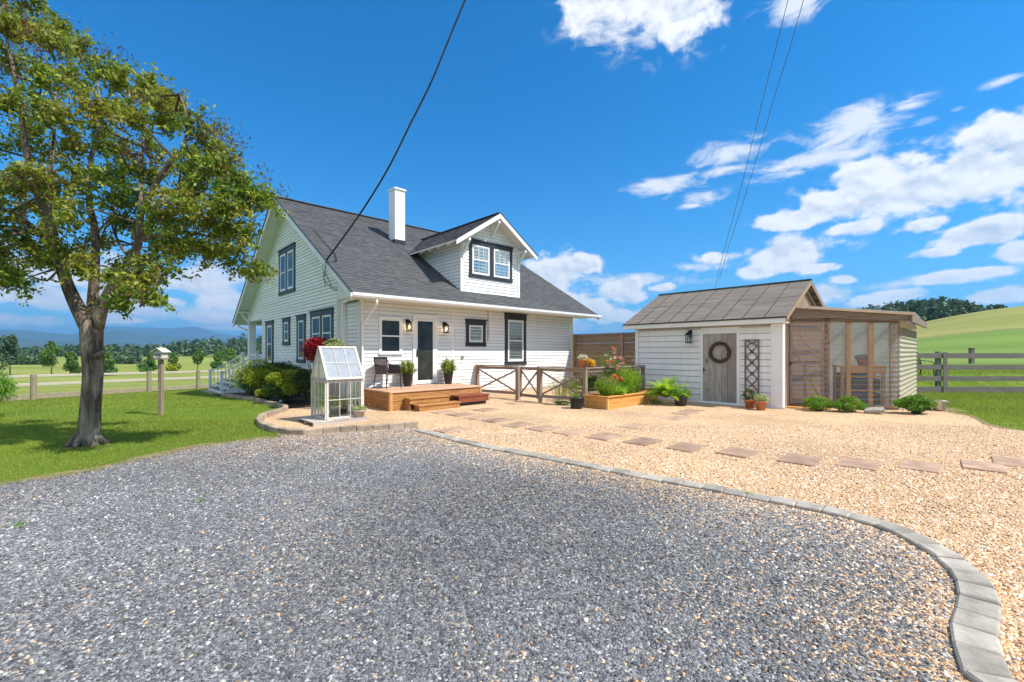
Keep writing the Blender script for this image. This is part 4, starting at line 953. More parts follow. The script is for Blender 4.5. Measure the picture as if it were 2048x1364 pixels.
# stepping stones
ST = [(2035, 928), (1965, 934), (1840, 934), (1718, 929), (1600, 921.5), (1477, 906), (1373, 896), (1286, 884), (1209, 874), (1144, 866), (1088, 858), (1036, 850.5), (994, 841), (958, 836), (923, 829.5), (889, 825), (974, 820)]
LABS = [f'{ORD[k]} stepping stone of the long path counting from the right edge to the deck' for k in range(len(ST))]
ST += [(905, 861), (1270, 853), (1352, 837), (1370, 827), (1385, 822), (1034, 807)]
LABS += ['lone sandstone stepping stone between the driveway border and the deck steps', 'lone sandstone slab in mid gravel in front of the raised bed', 'sandstone slab in front of the shed, nearest the camera of three',
         'half-buried sandstone slab in front of the shed, middle of three', 'half-buried sliver of sandstone nearest the shed door', 'half-buried sandstone slab just in front of the garden gate']
rg = np.random.default_rng(12)
for (px, py), lab in zip(ST, LABS):
    p = G(px, py); far = p.y; sx, sy = .60 * rg.uniform(.95, 1.05), .42 * rg.uniform(.95, 1.08)
    o = MB().prism([(-sx / 2, -sy / 2), (sx / 2 + rg.normal() * .008, -sy / 2 + rg.normal() * .008), (sx / 2, sy / 2 + rg.normal() * .01), (-sx / 2 + rg.normal() * .01, sy / 2)], -.03, .020 if p.y < 9 else .015, 'z').build('stepping_stone', M_PAVER, None, .006)
    o.location = (p.x, p.y, 0.004); o.rotation_euler = (rg.normal() * .012, rg.normal() * .012, HZ + rg.normal() * .06)
    tag(o, lab, 'stepping stone', 'sandstone stepping stones')

# ------------------------------------------------------------------ deck and steps
def rectboards(m_, x0, x1, y0, y1, z0, z1, n, along='x', gap=.006):
    for i in range(n):
        if along == 'x': a = y0 + (y1 - y0) * i / n; b = y0 + (y1 - y0) * (i + 1) / n - gap; m_.box(x0, x1, a, b, z0, z1)
        else: a = x0 + (x1 - x0) * i / n; b = x0 + (x1 - x0) * (i + 1) / n - gap; m_.box(a, b, y0, y1, z0, z1)
    return m_
deck = thing('deck', 'low cedar deck in front of the glass door of the house', 'deck', K, HZ)
DX, DY = 3.12, -1.72
rectboards(MB(), .02, DX, DY, -.035, .466, .503, 12).build('deck_boards', M_DECKTOP, deck, .004)
m_ = MB(); m_.box(.10, DX - .1, DY + .03, DY + .07, .235, .462).box(.10, DX - .1, DY + .03, DY + .07, .0, .229); m_.build('skirt_board', M_DECK, deck, .003)
m_ = MB(); m_.box(.045, .085, DY + .11, -.05, .235, .462).box(.045, .085, DY + .11, -.05, .0, .229); m_.build('skirt_board', M_DECKV, deck, .003)
m_ = MB(); m_.box(DX - .085, DX - .045, DY + .11, -.05, .02, .462); m_.build('skirt_board', M_DECKV, deck, .003)
for x in (.03, DX - .12): MB().box(x, x + .09, DY + .012, DY + .105, 0, .464).build('corner_post', wood('cedar_post', (.40, .19, .07), (.56, .30, .12), None, 2) if 'cedar_post' not in MATS else MATS['cedar_post'], deck, .004)
st = thing('deck_steps', 'pair of cedar box steps leading up to the front of the deck', 'steps', K, HZ)
m_ = MB(); m_.box(.42, 1.70, -2.03, DY - .005, .295, .335); m_.build('tread', M_DECK, st, .004)
m_ = MB(); m_.box(.53, 1.86, -2.31, -2.035, .135, .17); m_.build('tread', M_DECK, st, .004)
m_ = MB(); m_.box(.45, 1.68, -2.005, -1.97, .172, .293); m_.build('riser', M_DECK, st, .003)
m_ = MB(); m_.box(.56, 1.84, -2.285, -2.25, 0, .133); m_.build('riser', M_DECK, st, .003)
m_ = MB(); m_.box(.45, .49, -1.965, DY, 0, .293).box(.56, .60, -2.245, -2.04, 0, .133); m_.build('side_board', M_DECKV, st, .003)
lb = thing('plank_step', 'dark red-brown box step in front of the right end of the deck', 'step', K, HZ)
MB().box(1.90, 3.02, -2.16, DY - .01, .255, .30).build('tread', M_RED, lb, .004)
MB().box(1.92, 3.0, -2.14, -2.10, .10, .252).build('riser', M_RED, lb, .003)
MB().box(1.95, 2.97, -2.05, DY - .03, 0, .09).build('shadow_footing', M_DARK, lb)  # charcoal support block; its dark colour stands in for shadow under the step

# wicker armchair
def wicker_chair(label, loc, rz):
    t = thing('wicker_chair', label, 'chair', loc, rz)
    m_ = MB()   # +x is the front
    for sy in (-1, 1):
        m_.tube([(.27, sy * .27, 0), (.25, sy * .265, .40), (.24, sy * .265, .60), (.18, sy * .27, .645), (-.05, sy * .28, .64), (-.2, sy * .27, .66), (-.27, sy * .24, .80)], .012, 6)
        m_.tube([(-.30, sy * .24, 0), (-.22, sy * .23, .41), (-.27, sy * .23, .86)], .012, 6)
    m_.tube([(.25, -.265, .40), (.25, .265, .40)], .011, 6).tube([(-.22, -.23, .40), (-.22, .23, .40)], .011, 6).tube([(-.275, -.23, .86), (-.295, 0, .885), (-.275, .23, .86)], .012, 6)
    m_.build('frame', M_BLACK, t, smooth_=True)
    def weave(rows, cols, fn, name):
        w = MB()
        for i in range(rows + 1):
            w.tube([fn(i / rows, j / 10.) for j in range(11)], .0055, 4)
        for j in range(cols + 1):
            w.tube([fn(i / 6., j / cols) for i in range(7)], .004, 4)
        w.build(name, M_WICKER, t)
    weave(60, 46, lambda a, b: (.26 - .48 * a, (b - .5) * (.53 - .05 * a), .415 - .012 * math.sin(math.pi * b) - .01 * a), 'seat')
    weave(60, 46, lambda a, b: (-.225 - .06 * a - .045 * math.sin(math.pi * b), (b - .5) * (.46 + .04 * a), .42 + .45 * a), 'backrest')
    for sy in (-1, 1): weave(30, 28, lambda a, b: (.24 - .46 * b, sy * (.265 - .02 * b), .41 + (.235) * a * (1 + .25 * b ** 3)), 'arm_panel')
wicker_chair('brown wicker armchair with thin black legs on the left of the deck', (-3.58, 12.63, .505), R(-32))

# potted shrubs on the deck
def pot(prof, m_name, mat, t, c=(0, 0, 0)):
    o = MB().lathe(prof, c, 28).build(m_name, mat, t, smooth_=True); return o
def tall_potted(label, loc, group, seed):
    t = thing('potted_shrub', label, 'potted plant', loc, 0, group)
    pot([(.001, 0), (.105, 0), (.11, .01), (.155, .33), (.165, .335), (.165, .36), (.145, .36), (.135, .30), (.001, .30)], 'pot', M_BLACKPLASTIC, t)
    rgp = np.random.default_rng(seed); m_ = MB(); P = []
    for k in range(36):
        a = rgp.uniform(0, 6.28); q = .28 * math.sqrt(rgp.uniform(.01, 1)); hgt = rgp.uniform(.30, .54) * (1 - .45 * (q / .28) ** 2)
        b = Vector((.05 * math.cos(a), .05 * math.sin(a), .30)); e = Vector((q * math.cos(a), q * math.sin(a), .32 + hgt)); m_.tube([b, (b + e) / 2 + Vector((0, 0, .03)), e], .003, 4)
        for s in np.linspace(.25, 1, 13):
            c = b.lerp(e, s); P.append(np.array([c]) + rgp.normal(size=(9, 3)) * .026)
    m_.build('stem', M_TWIG, t); P = np.concatenate(P); v, f = leaf_arrays(P, .046, .45, np.array([0, 0, .5])); npobj('foliage', v, f, M_LEAF_OL, t)
    MB().lathe([(.001, .31), (.135, .31)], (0, 0, 0), 16).build('soil', M_SOIL, t)
tall_potted('leafy shrub in a tall black pot left of the glass door', hl(1.33, -.34, .505), 'matching potted shrubs flanking the glass door', 1)
tall_potted('leafy shrub in a tall black pot right of the glass door', hl(2.80, -.36, .505), 'matching potted shrubs flanking the glass door', 3)

# ------------------------------------------------------------------ cold frame on its pallet
CF = Vector((-3.95, 9.35, 0))
pal = thing('wooden_pallet', 'low weathered timber pallet under the little white glasshouse', 'pallet', CF, HZ)
rectboards(MB(), -.32, .86, -.17, .86, .066, .092, 8, 'y').build('top_boards', M_PALLET, pal, .003)
m_ = MB(); [m_.box(-.32, .86, y, y + .045, 0, .064) for y in (-.17, .33, .815)]; m_.build('runner', M_PALLET, pal, .003)
cf = thing('mini_glasshouse', 'small gabled glasshouse made of peeling white window sashes', 'glasshouse', CF + Vector((0, 0, .094)), HZ)
cw, cd, ceh, crh = .80, .82, .83, 1.55
m_ = MB()
for x in (0, cw - .045):
    for y in (0, cd - .045): m_.box(x, x + .045, y, y + .045, 0, ceh)
m_.build('frame', M_CHALK, cf, .003)
def sash(name, P, s0, s1, t0, t1, nx, ny, fw=.045, mw=.018, th=.03, glass=M_GLASS, mat=M_CHALK):
    """P(s, t, o) maps panel coordinates to the frame of the glasshouse"""
    def bx(mm, a0, a1, b0, b1, o0, o1):
        vs = [P(a, b, o) for o in (o0, o1) for a, b in ((a0, b0), (a1, b0), (a1, b1), (a0, b1))]; mm.add(vs, [(3, 2, 1, 0), (4, 5, 6, 7), (0, 1, 5, 4), (1, 2, 6, 5), (2, 3, 7, 6), (3, 0, 4, 7)])
    mm = MB(); bx(mm, s0, s0 + fw, t0, t1, 0, th); bx(mm, s1 - fw, s1, t0, t1, 0, th); bx(mm, s0 + fw, s1 - fw, t0, t0 + fw, 0, th); bx(mm, s0 + fw, s1 - fw, t1 - fw, t1, 0, th)
    for i in range(1, nx): c = s0 + fw + (s1 - s0 - 2 * fw) * i / nx; bx(mm, c - mw / 2, c + mw / 2, t0 + fw, t1 - fw, .004, th - .004)
    for i in range(1, ny): c = t0 + fw + (t1 - t0 - 2 * fw) * i / ny; bx(mm, s0 + fw, s1 - fw, c - mw / 2, c + mw / 2, .0055, th - .0055)
    o = mm.build(name, mat, cf, .002); g = MB(); bx(g, s0 + fw, s1 - fw, t0 + fw, t1 - fw, th / 2 - .001, th / 2 + .001); g.build('pane', glass, o)
sash('front_sash', lambda s, t, o: (s, -o, t), .0, cw, 0, ceh, 3, 2)
sash('back_sash', lambda s, t, o: (s, cd + o, t), .0, cw, 0, ceh, 3, 2)
sash('side_sash', lambda s, t, o: (-o, s, t), -.02, cd + .02, 0, ceh, 4, 2, .04)
sash('side_sash', lambda s, t, o: (cw + o, s, t), -.02, cd + .02, 0, ceh, 4, 2, .04)
sl_ = math.hypot(cd / 2 + .05, crh - ceh); cy_, cz_ = (cd / 2 + .05) / sl_, (crh - ceh) / sl_
sash('roof_sash', lambda s, t, o: (s, -.05 + t * cy_ - cz_ * o, ceh + .01 + t * cz_ + cy_ * o), -.02, cw + .02, 0, sl_, 3, 2, .05, .022, .032, M_OLDGLASS)
sash('roof_sash', lambda s, t, o: (s, cd + .05 - t * cy_ + cz_ * o, ceh + .01 + t * cz_ + cy_ * o), -.02, cw + .02, 0, sl_, 3, 2, .05, .022, .032, M_OLDGLASS)
for x in (0, cw):
    m_ = MB(); m_.beam((x, -.02, ceh + .03), (x, cd + .02, ceh + .03), .03, .05, (0, 0, 1)); m_.beam((x, cd / 2, ceh + .05), (x, cd / 2, crh - .03), .03, .03); m_.beam((x, cd / 2 - .18, ceh + .4), (x, cd / 2 + .18, ceh + .4), .025, .025)
    gb = m_.build('gable', M_CHALK, cf); g = MB(); g.add([(x, 0, ceh + .05), (x, cd, ceh + .05), (x, cd / 2, crh - .02)], [(0, 1, 2)]); g.build('pane', M_OLDGLASS, gb)
def small_pot(label, loc, s, mat, leafm, blobs, size, flowers=None, cat='potted plant', group=None, prof=None, leafname='foliage', drop=0):
    t = thing('potted_plant', label, cat, loc, 0, group)
    pf = prof or [(.001, 0), (.085, 0), (.125, .20), (.135, .20), (.14, .24), (.125, .24), (.115, .2), (.001, .2)]
    pot([(r * s, z * s) for r, z in pf], 'pot', mat, t); zt = max(z for r, z in pf) * s
    MB().lathe([(.001, zt * .86), (pf[-2][0] * s, zt * .86)], (0, 0, 0), 16).build('soil', M_SOIL, t)
    foliage(leafname, [((x * s, y * s, zt + z * s), (a * s, a * s, b * s), n) for x, y, z, a, b, n in blobs], size, leafm, t, shell=.3, drop=drop)
    for fm, pts_, fs in (flowers or []): foliage('flowers', [((x * s, y * s, zt + z * s), (a * s, a * s, a * s * .7), n) for x, y, z, a, n in pts_], fs, fm, t, asp=.8, shell=.4)
    return t
pc = CF + U * .33 + V * .38
small_pot('potted plant with orange flowers standing inside the little white glasshouse', (pc.x, pc.y, .094), 1.0, M_POT, M_LEAF_G, [(0, 0, .08, .17, .13, 420)], .04, [(M_ORANGEF, [(.1, 0, .16, .06, 14)], .03)])
pc = at(717, 842, 9.75); small_pot('pale green succulent plant in a beige pot on the gravel beside the little glasshouse', (-3.41, 9.8, .004), 1.05, M_POT, M_LEAF_PALE, [(0, 0, .02, .15, .07, 460)], .045, [(M_ORANGEF, [(.2, .02, .09, .035, 12)], .03)])
small_pot('small pot with a drooping plant on the pallet at the back of the little glasshouse', tuple(CF + U * .62 + V * .6 + Vector((0, 0, .094))), .8, M_BLACKPLASTIC, M_LEAF_OL, [(0, 0, .12, .14, .16, 260)], .045)

# ------------------------------------------------------------------ shrubs by the gable wall
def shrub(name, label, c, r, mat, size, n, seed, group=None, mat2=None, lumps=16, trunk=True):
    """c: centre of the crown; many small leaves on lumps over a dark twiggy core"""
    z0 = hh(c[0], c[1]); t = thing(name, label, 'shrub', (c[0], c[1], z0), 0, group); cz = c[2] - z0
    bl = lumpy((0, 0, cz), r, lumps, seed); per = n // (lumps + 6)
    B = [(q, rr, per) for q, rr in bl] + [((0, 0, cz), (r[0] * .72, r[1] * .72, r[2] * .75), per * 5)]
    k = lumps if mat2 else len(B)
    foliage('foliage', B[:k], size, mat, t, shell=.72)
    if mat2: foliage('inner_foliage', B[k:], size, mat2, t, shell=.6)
    if trunk:
        m_ = MB(); rgs = np.random.default_rng(seed)
        for i in range(9): a = rgs.uniform(0, 6.28); e = Vector((r[0] * .6 * math.cos(a), r[1] * .6 * math.sin(a), cz + r[2] * rgs.uniform(-.2, .5))); m_.tube([(0.05 * math.cos(a), .05 * math.sin(a), -.05), e * .5 + Vector((0, 0, .05)), e], [.022, .014, .005], 5)
        m_.build('stem', M_TWIG, t)
    return t
def cpx(px, py, D): p = at(px, py, D); return (p.x, p.y, p.z)
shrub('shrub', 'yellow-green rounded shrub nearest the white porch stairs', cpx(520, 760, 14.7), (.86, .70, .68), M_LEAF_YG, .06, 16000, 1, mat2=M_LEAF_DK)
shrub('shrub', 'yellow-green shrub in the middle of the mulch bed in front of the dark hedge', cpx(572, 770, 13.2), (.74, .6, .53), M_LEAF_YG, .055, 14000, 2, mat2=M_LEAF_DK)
shrub('shrub', 'dark green clipped shrub behind the yellow ones against the gable wall', cpx(563, 748, 15.4), (.95, .6, .55), M_LEAF_DK, .055, 14000, 3)
shrub('shrub', 'dark green shrub directly behind the little glasshouse', cpx(618, 767, 13.1), (.52, .5, .50), M_LEAF_DK, .055, 7500, 4)
shrub('shrub', 'small yellow-green shrub low in front between the two bigger yellow ones', cpx(531, 787, 13.7), (.34, .3, .24), M_LEAF_YG, .05, 2600, 5, mat2=M_LEAF_DK)
t = shrub('flowering_shrub', 'round crimson flowering shrub behind the little glasshouse', cpx(632, 701, 11.9), (.44, .40, .40), M_CRIMSON, .06, 7600, 6, lumps=14)
t = shrub('flowering_shrub', 'cream and green flowering shrub between the crimson one and the house corner', cpx(668, 691, 11.8), (.30, .3, .22), M_LEAF_PALE, .05, 2600, 7, mat2=M_LEAF_DK)
t = shrub('hedge_bush', 'bright green clipped hedge end cut off by the left edge of the photo', (-13.0, 10.3, .62), (.95, .9, .80), M_LEAF_G, .045, 26000, 8, lumps=40)
for i in range(3):
    pass
t = thing('glass_orb_light', 'small round glass garden light on a stake in the mulch', 'garden light', G(562, 809)); MB().blob((0, 0, .09), .055, 8).build('globe', M_GLASS if False else glassmat('orb_glass', (.8, .86, .9), .35, (.8, .85, .9), .05, .3), t, smooth_=True)
MB().tube([(0, 0, -.05), (0, 0, .05)], .008, 6).lathe([(.001, .0), (.03, .01), (.03, .03)], (0, 0, .02), 12).build('stake', M_BLACK, t)

# ------------------------------------------------------------------ white porch stairs
sz0 = -.27; stairs = thing('porch_stairs', 'white wooden stairs with white railings on both sides at the back porch', 'stairs', hl(0, 0, 0), HZ)
u0, u1, va, vb, zt = -1.78, -.42, 9.42, 12.0, .56
MB().box(u0 - .25, u0 + .15, va - .12, vb + .1, sz0 - .3, sz0 + .05).build('landing_slab', M_BLOCK, stairs)
n = 5
for i in range(n):
    za = sz0 + .05 + (zt - sz0 - .05) * (i + 1) / n; xa = u0 + .05 + (u1 - u0) * i / n
    m_ = MB(); m_.box(xa - .03, xa + (u1 - u0) / n + .02, va + .04, vb - .04, za - .035, za); m_.build('tread', pm('grey_tread', (.12, .13, .14), (.2, .21, .22), 4) if 'grey_tread' not in MATS else MATS['grey_tread'], stairs)
    m_ = MB(); m_.box(xa, xa + .025, va + .05, vb - .05, za - (zt - sz0) / n, za - .037); m_.build('riser', M_WHITE, stairs)
for v_ in (va + .02, vb - .06):
    m_ = MB(); m_.prism([(u0 + .0, sz0), (u0 + .05, sz0 + .12), (u1 + .1, zt), (u1 + .35, zt), (u1 + .35, sz0)], v_, v_ + .04, 'y'); m_.build('side_board', M_WHITE, stairs)
MB().box(u1 + .05, GX - .03, va, vb, zt - .04, zt).build('top_landing', M_WHITE, stairs)
for v_ in (va, vb):
    zb0, zb1 = sz0 + .97, zt + .93
    for x, za, zb in ((u0 + .05, sz0, zb0), (u1, zt - .05, zb1)):
        m_ = MB(); m_.box(x - .055, x + .055, v_ - .055, v_ + .055, za, zb).box(x - .075, x + .075, v_ - .075, v_ + .075, zb, zb + .03).box(x - .07, x + .07, v_ - .07, v_ + .07, za, za + .12); m_.build('newel_post', M_TRIM, stairs, .004)
    a, b = Vector((u0 + .05, v_, zb0 - .08)), Vector((u1, v_, zb1 - .08)); lo = Vector((0, 0, -.70))
    m_ = MB(); m_.beam(a, b, .06, .05).beam(a + lo, b + lo, .05, .045)
    m_.build('handrail', M_TRIM, stairs)
    m_ = MB()
    for k in range(1, 9): p = a.lerp(b, k / 9); m_.beam(p + lo, p, .032, .032)
    m_.build('balusters', M_TRIM, stairs)

# ------------------------------------------------------------------ birdhouse
bh = thing('birdhouse', 'small white gabled birdhouse on a tall wooden post in the lawn', 'birdhouse', (-8.57, 10.74, 0))
MB().box(-.042, .042, -.042, .042, -.1, 1.35).build('post', M_FENCEZ, bh, .004)
MB().prism([(-.10, 1.385), (.10, 1.385), (.10, 1.54), (0, 1.60), (-.10, 1.54)], -.10, .10, 'y').build('box', M_CHALK, bh, .003)
m_ = MB(); m_.prism([(-.145, 1.525), (0, 1.622), (.145, 1.525), (.145, 1.54), (0, 1.64), (-.145, 1.54)], -.14, .14, 'y').box(-.02, .02, -.03, .03, 1.63, 1.665); m_.build('roof', M_CHALK, bh)
MB().box(-.12, .12, -.12, .12, 1.355, 1.384).build('floor', M_OLD, bh)
m_ = MB(); [m_.tube([(x, -.101, z), (x, -.106, z)], .016, 10) for x, z in ((-.05, 1.47), (.0, 1.47), (.05, 1.47))]; m_.build('entrance_holes', M_DARK, bh)

# ------------------------------------------------------------------ pasture fence, left
pf = thing('pasture_fence', 'weathered three-rail pasture fence across the back of the lawn', 'fence')
pA, pB = G(67, 800), G(397, 778); d = (pB - pA).normalized(); L0 = (pB - pA).length; sp = 3.05
anchors = [G(67, 800), G(298, 784), G(396.5, 778)]
fl = [anchors[0] - (anchors[1] - anchors[0]) * 1.0, *anchors, anchors[2] + (anchors[2] - anchors[1]) * 1.0, anchors[2] + (anchors[2] - anchors[1]) * 2.2]
fl = [Vector((p.x, p.y, hh(p.x, p.y))) for p in fl]
for p in fl: MB().tube([(p.x, p.y, p.z - .1), (p.x, p.y, p.z + .99), (p.x, p.y, p.z + 1.01)], [.095, .09, .07], 12).build('post', M_PASTUREZ, pf, smooth_=False)
for zz, w in ((.93, .10), (.60, .12), (.13, .22)):
    for a, b in zip(fl[:-1], fl[1:]):
        n_ = Vector((-(b - a).y, (b - a).x, 0)).normalized() * .07
        MB().beam(a + n_ + Vector((0, 0, zz)), b + n_ + Vector((0, 0, zz)), .07, w).build('rail', M_PASTURE if zz > .2 else M_PASTUREZ, pf, .01)

# ------------------------------------------------------------------ garden fence with X braces, gate, bed
def gp_(p, z=0): return Vector((p.x, p.y, z))
P1, P2, P3, P4 = hl(4.20, -.12), G(1034.8, 799), G(1080.7, 805), G(1170.5, 813)
gf = thing('garden_fence', 'low grey-brown garden fence with X-shaped braces beside the deck and raised bed', 'fence')
FH = 1.08
def post(p, par, w=.10, z1=FH - .03, ang=None): 
    m_ = MB(); m_.box(-w / 2, w / 2, -w / 2, w / 2, -.1, z1); o = m_.build('post', M_FENCEZ, par, .004); o.location = p; o.rotation_euler = (0, 0, HZ); return o
def xpanel(a, b, par, zlo=.20, cap=True, brace=True, w=.075):
    d = (b - a).normalized(); m_ = MB()
    if cap: m_.beam(a - d * .07 + Vector((0, 0, FH)), b + d * .07 + Vector((0, 0, FH)), .14, .035)
    m_.beam(a + Vector((0, 0, FH - .075)), b + Vector((0, 0, FH - .075)), .04, .09); m_.build('rail', M_FENCE, par, .003); MB().beam(a + Vector((0, 0, zlo)), b + Vector((0, 0, zlo)), .04, .09).build('rail', M_FENCE, par, .003)
    if brace:
        m_ = MB(); e = d * .06; n_ = Vector((-d.y, d.x, 0)) * .012
        m_.beam(a + e + n_ + Vector((0, 0, zlo + .06)), b - e + n_ + Vector((0, 0, FH - .14)), .022, .05); m_.build('brace', M_FENCE, par)
        m_ = MB(); m_.beam(a + e - n_ + Vector((0, 0, FH - .14)), b - e - n_ + Vector((0, 0, zlo + .06)), .022, .05); m_.build('brace', M_FENCE, par)
for p in (P1, P2, P3, P4): post(p, gf)
xpanel(P1, P2, gf); xpanel(P3, P4, gf)
P5 = P4 + U * 3.1; xpanel(P4, P5, gf, brace=False, zlo=.36); post(P5, gf)
gate = thing('garden_gate', 'narrow gate with an X brace in the middle of the garden fence', 'gate')
ga, gb_ = P2.lerp(P3, .16), P2.lerp(P3, .90); m_ = MB()
for p in (ga, gb_): m_.beam(p + Vector((0, 0, .10)), p + Vector((0, 0, FH - .02)), .075, .045, V)
m_.beam(ga + Vector((0, 0, FH - .06)), gb_ + Vector((0, 0, FH - .06)), .045, .09).beam(ga + Vector((0, 0, .17)), gb_ + Vector((0, 0, .17)), .045, .09); m_.build('frame', M_FENCEZ, gate, .003)
m_ = MB(); m_.beam(ga + Vector((0, 0, .22)), gb_ + Vector((0, 0, FH - .12)), .024, .05); m_.build('brace', M_FENCE, gate)
m_ = MB(); m_.beam(ga + V * .01 + U * .02 + Vector((0, 0, FH - .12)), gb_ + U * .02 + Vector((0, 0, .22)), .024, .05); m_.build('brace', M_FENCE, gate)
m_ = MB(); m_.box(-.02, .02, -.03, .03, -.015, .015); o = m_.build('latch', M_BLACK, gate); o.location = gb_ + Vector((-.04, 0, .9))
# tall privacy fence
pv_ = thing('privacy_fence', 'tall brown horizontal-board fence between the house and the shed', 'fence', K, HZ)
for k, y in enumerate((-.06, -2.46, -4.9)): MB().box(9.58, 9.69, y - .06, y + .06, -.1, 2.27).build('post', M_OLDZ if k else wood('yellowed_post', (.25, .15, .04), (.38, .25, .09), None, 2), pv_, .004)
for (ya, yb) in ((-.12, -2.40), (-2.52, -4.84)):
    nb = 12; z = .09; hb_ = (2.262 - .09) / nb
    for k in range(nb): MB().box(9.62, 9.645, yb, ya, z, z + hb_ - (.004 if k % 3 else .010)).build('board', M_PRIV, pv_, .003); z += hb_
MB().box(9.56, 9.71, -4.96, .0, 2.27, 2.295).build('cap_rail', M_OLD, pv_)

# raised bed
BC = Vector((2.54, 11.70, 0)); bed = thing('raised_bed', 'honey-coloured wooden raised bed at the corner of the garden fence', 'raised bed', BC, HZ)
BL, BD, BH = 2.05, .74, .35
for z0, z1 in ((0.0, .162), (.168, BH - .03)):
    MB().box(.05, BL, 0, .035, z0, z1).build('side_board', M_BEDX, bed, .003); MB().box(0, .035, .05, BD - .05, z0, z1).build('side_board', M_BED, bed, .003)
    MB().box(BL - .035, BL, .05, BD - .05, z0, z1).build('side_board', M_BED, bed, .003); MB().box(.05, BL, BD - .035, BD, z0, z1).build('side_board', M_BEDX, bed, .003)
M_BEDZ = wood('honey_posts', (.50, .28, .09), (.63, .38, .14), None, 2, knots=False)
for x, y in ((-.012, -.012), (-.012, BD - .05), (BL - .05, -.012), (BL - .05, BD - .05)): MB().box(x, x + .062, y, y + .062, 0, BH - .03).build('corner_post', M_BEDZ, bed, .003)
for x0, x1, y0, y1, mm in ((-.04, BL + .03, -.04, .07, M_BEDX), (-.04, BL + .03, BD - .07, BD + .04, M_BEDX), (-.04, .07, .071, BD - .071, M_BED), (BL - .08, BL + .03, .071, BD - .071, M_BED)): MB().box(x0, x1, y0, y1, BH - .03, BH).build('rim', mm, bed, .003)
MB().box(.04, BL - .04, .04, BD - .04, .05, BH - .07).build('soil', M_SOIL, bed)
b2 = thing('raised_bed', 'shaded lower raised bed against the shed wall behind the fern', 'raised bed', BC + U * (BL + .12) + V * .0, HZ)
for x0, x1, y0, y1 in ((0, 1.05, .3, .335), (0, 1.05, BD + .3, BD + .335), (1.02, 1.05, .34, BD + .3), (0, .03, .34, BD + .3)): MB().box(x0, x1, y0, y1, 0, .34).build('side_board', M_BEDX, b2, .003)
MB().box(.03, 1.02, .34, BD + .3, .05, .28).build('soil', M_SOIL, b2)
def bedp(x, y, z=BH - .07): return BC + U * x + V * y + Vector((0, 0, z))
def spray(name, label, base, n, H_, spread, leaf, size, per, seed, cat='plant', asp=.3, flowers=None, up=.8, stemr=.0025, group=None, start=.15):
    """upright stems from one base, leaves along each, optional flower heads at the tips"""
    rgp = np.random.default_rng(seed); t = thing(name, label, cat, base, 0, group); m_ = MB(); P = []; tips = []
    for k in range(n):
        a = rgp.uniform(0, 6.28); q = spread * math.sqrt(rgp.uniform(0, 1)); hg = H_ * rgp.uniform(.65, 1.05) * (1 - .25 * (q / spread) ** 2)
        b = Vector((q * .35 * math.cos(a), q * .35 * math.sin(a), 0)); e = Vector((q * math.cos(a), q * math.sin(a), hg)); mid = (b + e) / 2 + Vector((0, 0, hg * .1)); m_.tube([b, mid, e], stemr, 3, False); tips.append(e)
        s = rgp.uniform(start, 1, per); c = np.array([tuple(b * (1 - w) ** 2 + mid * 2 * w * (1 - w) + e * w * w) for w in s]); P.append(c + rgp.normal(size=(per, 3)) * (.012 + size * .35))
    m_.build('stem', M_LEAF_G, t, fixn=False); v, f = leaf_arrays(np.concatenate(P), size, asp, np.array([0, 0, up])); npobj('foliage', v, f, leaf, t)
    for fm, frac, fs, cnt in (flowers or []):
        sel = [tips[i] for i in rgp.choice(len(tips), max(1, int(frac * len(tips))), replace=False)]
        pts = np.concatenate([np.array([tuple(c)]) + rgp.normal(size=(cnt, 3)) * fs * .42 for c in sel]); v, f = leaf_arrays(pts, fs, .8); npobj('flowers', v, f, fm, t)
    return t
spray('lavender_plant', 'fine yellow-green tufted plant at the left end of the raised bed', bedp(.38, .30), 320, .60, .33, M_LEAF_LIME, .035, 22, 1, asp=.18, up=1.6, flowers=[(M_MAUVEF, .5, .02, 3)])
spray('herb_plant', 'low bright lime-yellow leafy plant at the front of the raised bed', bedp(.72, .14), 120, .30, .24, M_LEAF_LIME, .045, 16, 2, asp=.6, up=.3)
spray('herb_plant', 'glossy mid-green bushy plant in the middle of the raised bed', bedp(1.02, .28), 110, .36, .26, M_LEAF_G, .06, 14, 3, asp=.45, up=.2)
spray('cosmos_plant', 'tall feathery green plant at the right end of the raised bed', bedp(1.52, .34), 170, .86, .38, M_LEAF_LIME, .05, 40, 4, asp=.16, up=.8, start=.05)
spray('cosmos_plant', 'feathery green plant just right of the tall one in the raised bed', bedp(1.85, .3), 80, .72, .26, M_LEAF_G, .05, 30, 14, asp=.2, up=.8)
spray('rose_bush', 'tall pink and coral flowering rose bush behind the raised bed', bedp(1.45, .9, 0), 80, 1.62, .46, M_LEAF_G, .045, 34, 5, cat='shrub', flowers=[(M_PINKF, .3, .055, 14), (M_ORANGEF, .12, .05, 10), (M_WHITEF, .1, .06, 12)], start=.4)
spray('flowering_plant', 'dark mauve flowering plant leaning against the shed wall', bedp(2.45, .75, 0), 34, 1.30, .32, M_LEAF_DK, .045, 26, 6, flowers=[(M_MAUVEF, .6, .05, 12)], start=.4)
spray('zinnia_plant', 'red and orange flowers in the middle of the raised bed', bedp(1.12, .50), 24, .62, .22, M_LEAF_G, .05, 14, 7, flowers=[(M_ORANGEF, .5, .06, 14), (M_PINKF, .2, .05, 12)])
spray('flowering_plant', 'airy mauve-flowered bush behind the top rail of the garden fence', tuple(P4 + U * .8 + V * .75), 90, .95, .65, M_LEAF_OL, .035, 26, 8, flowers=[(M_MAUVEF, .8, .035, 8), (M_WHITEF, .2, .03, 6)], start=.3)
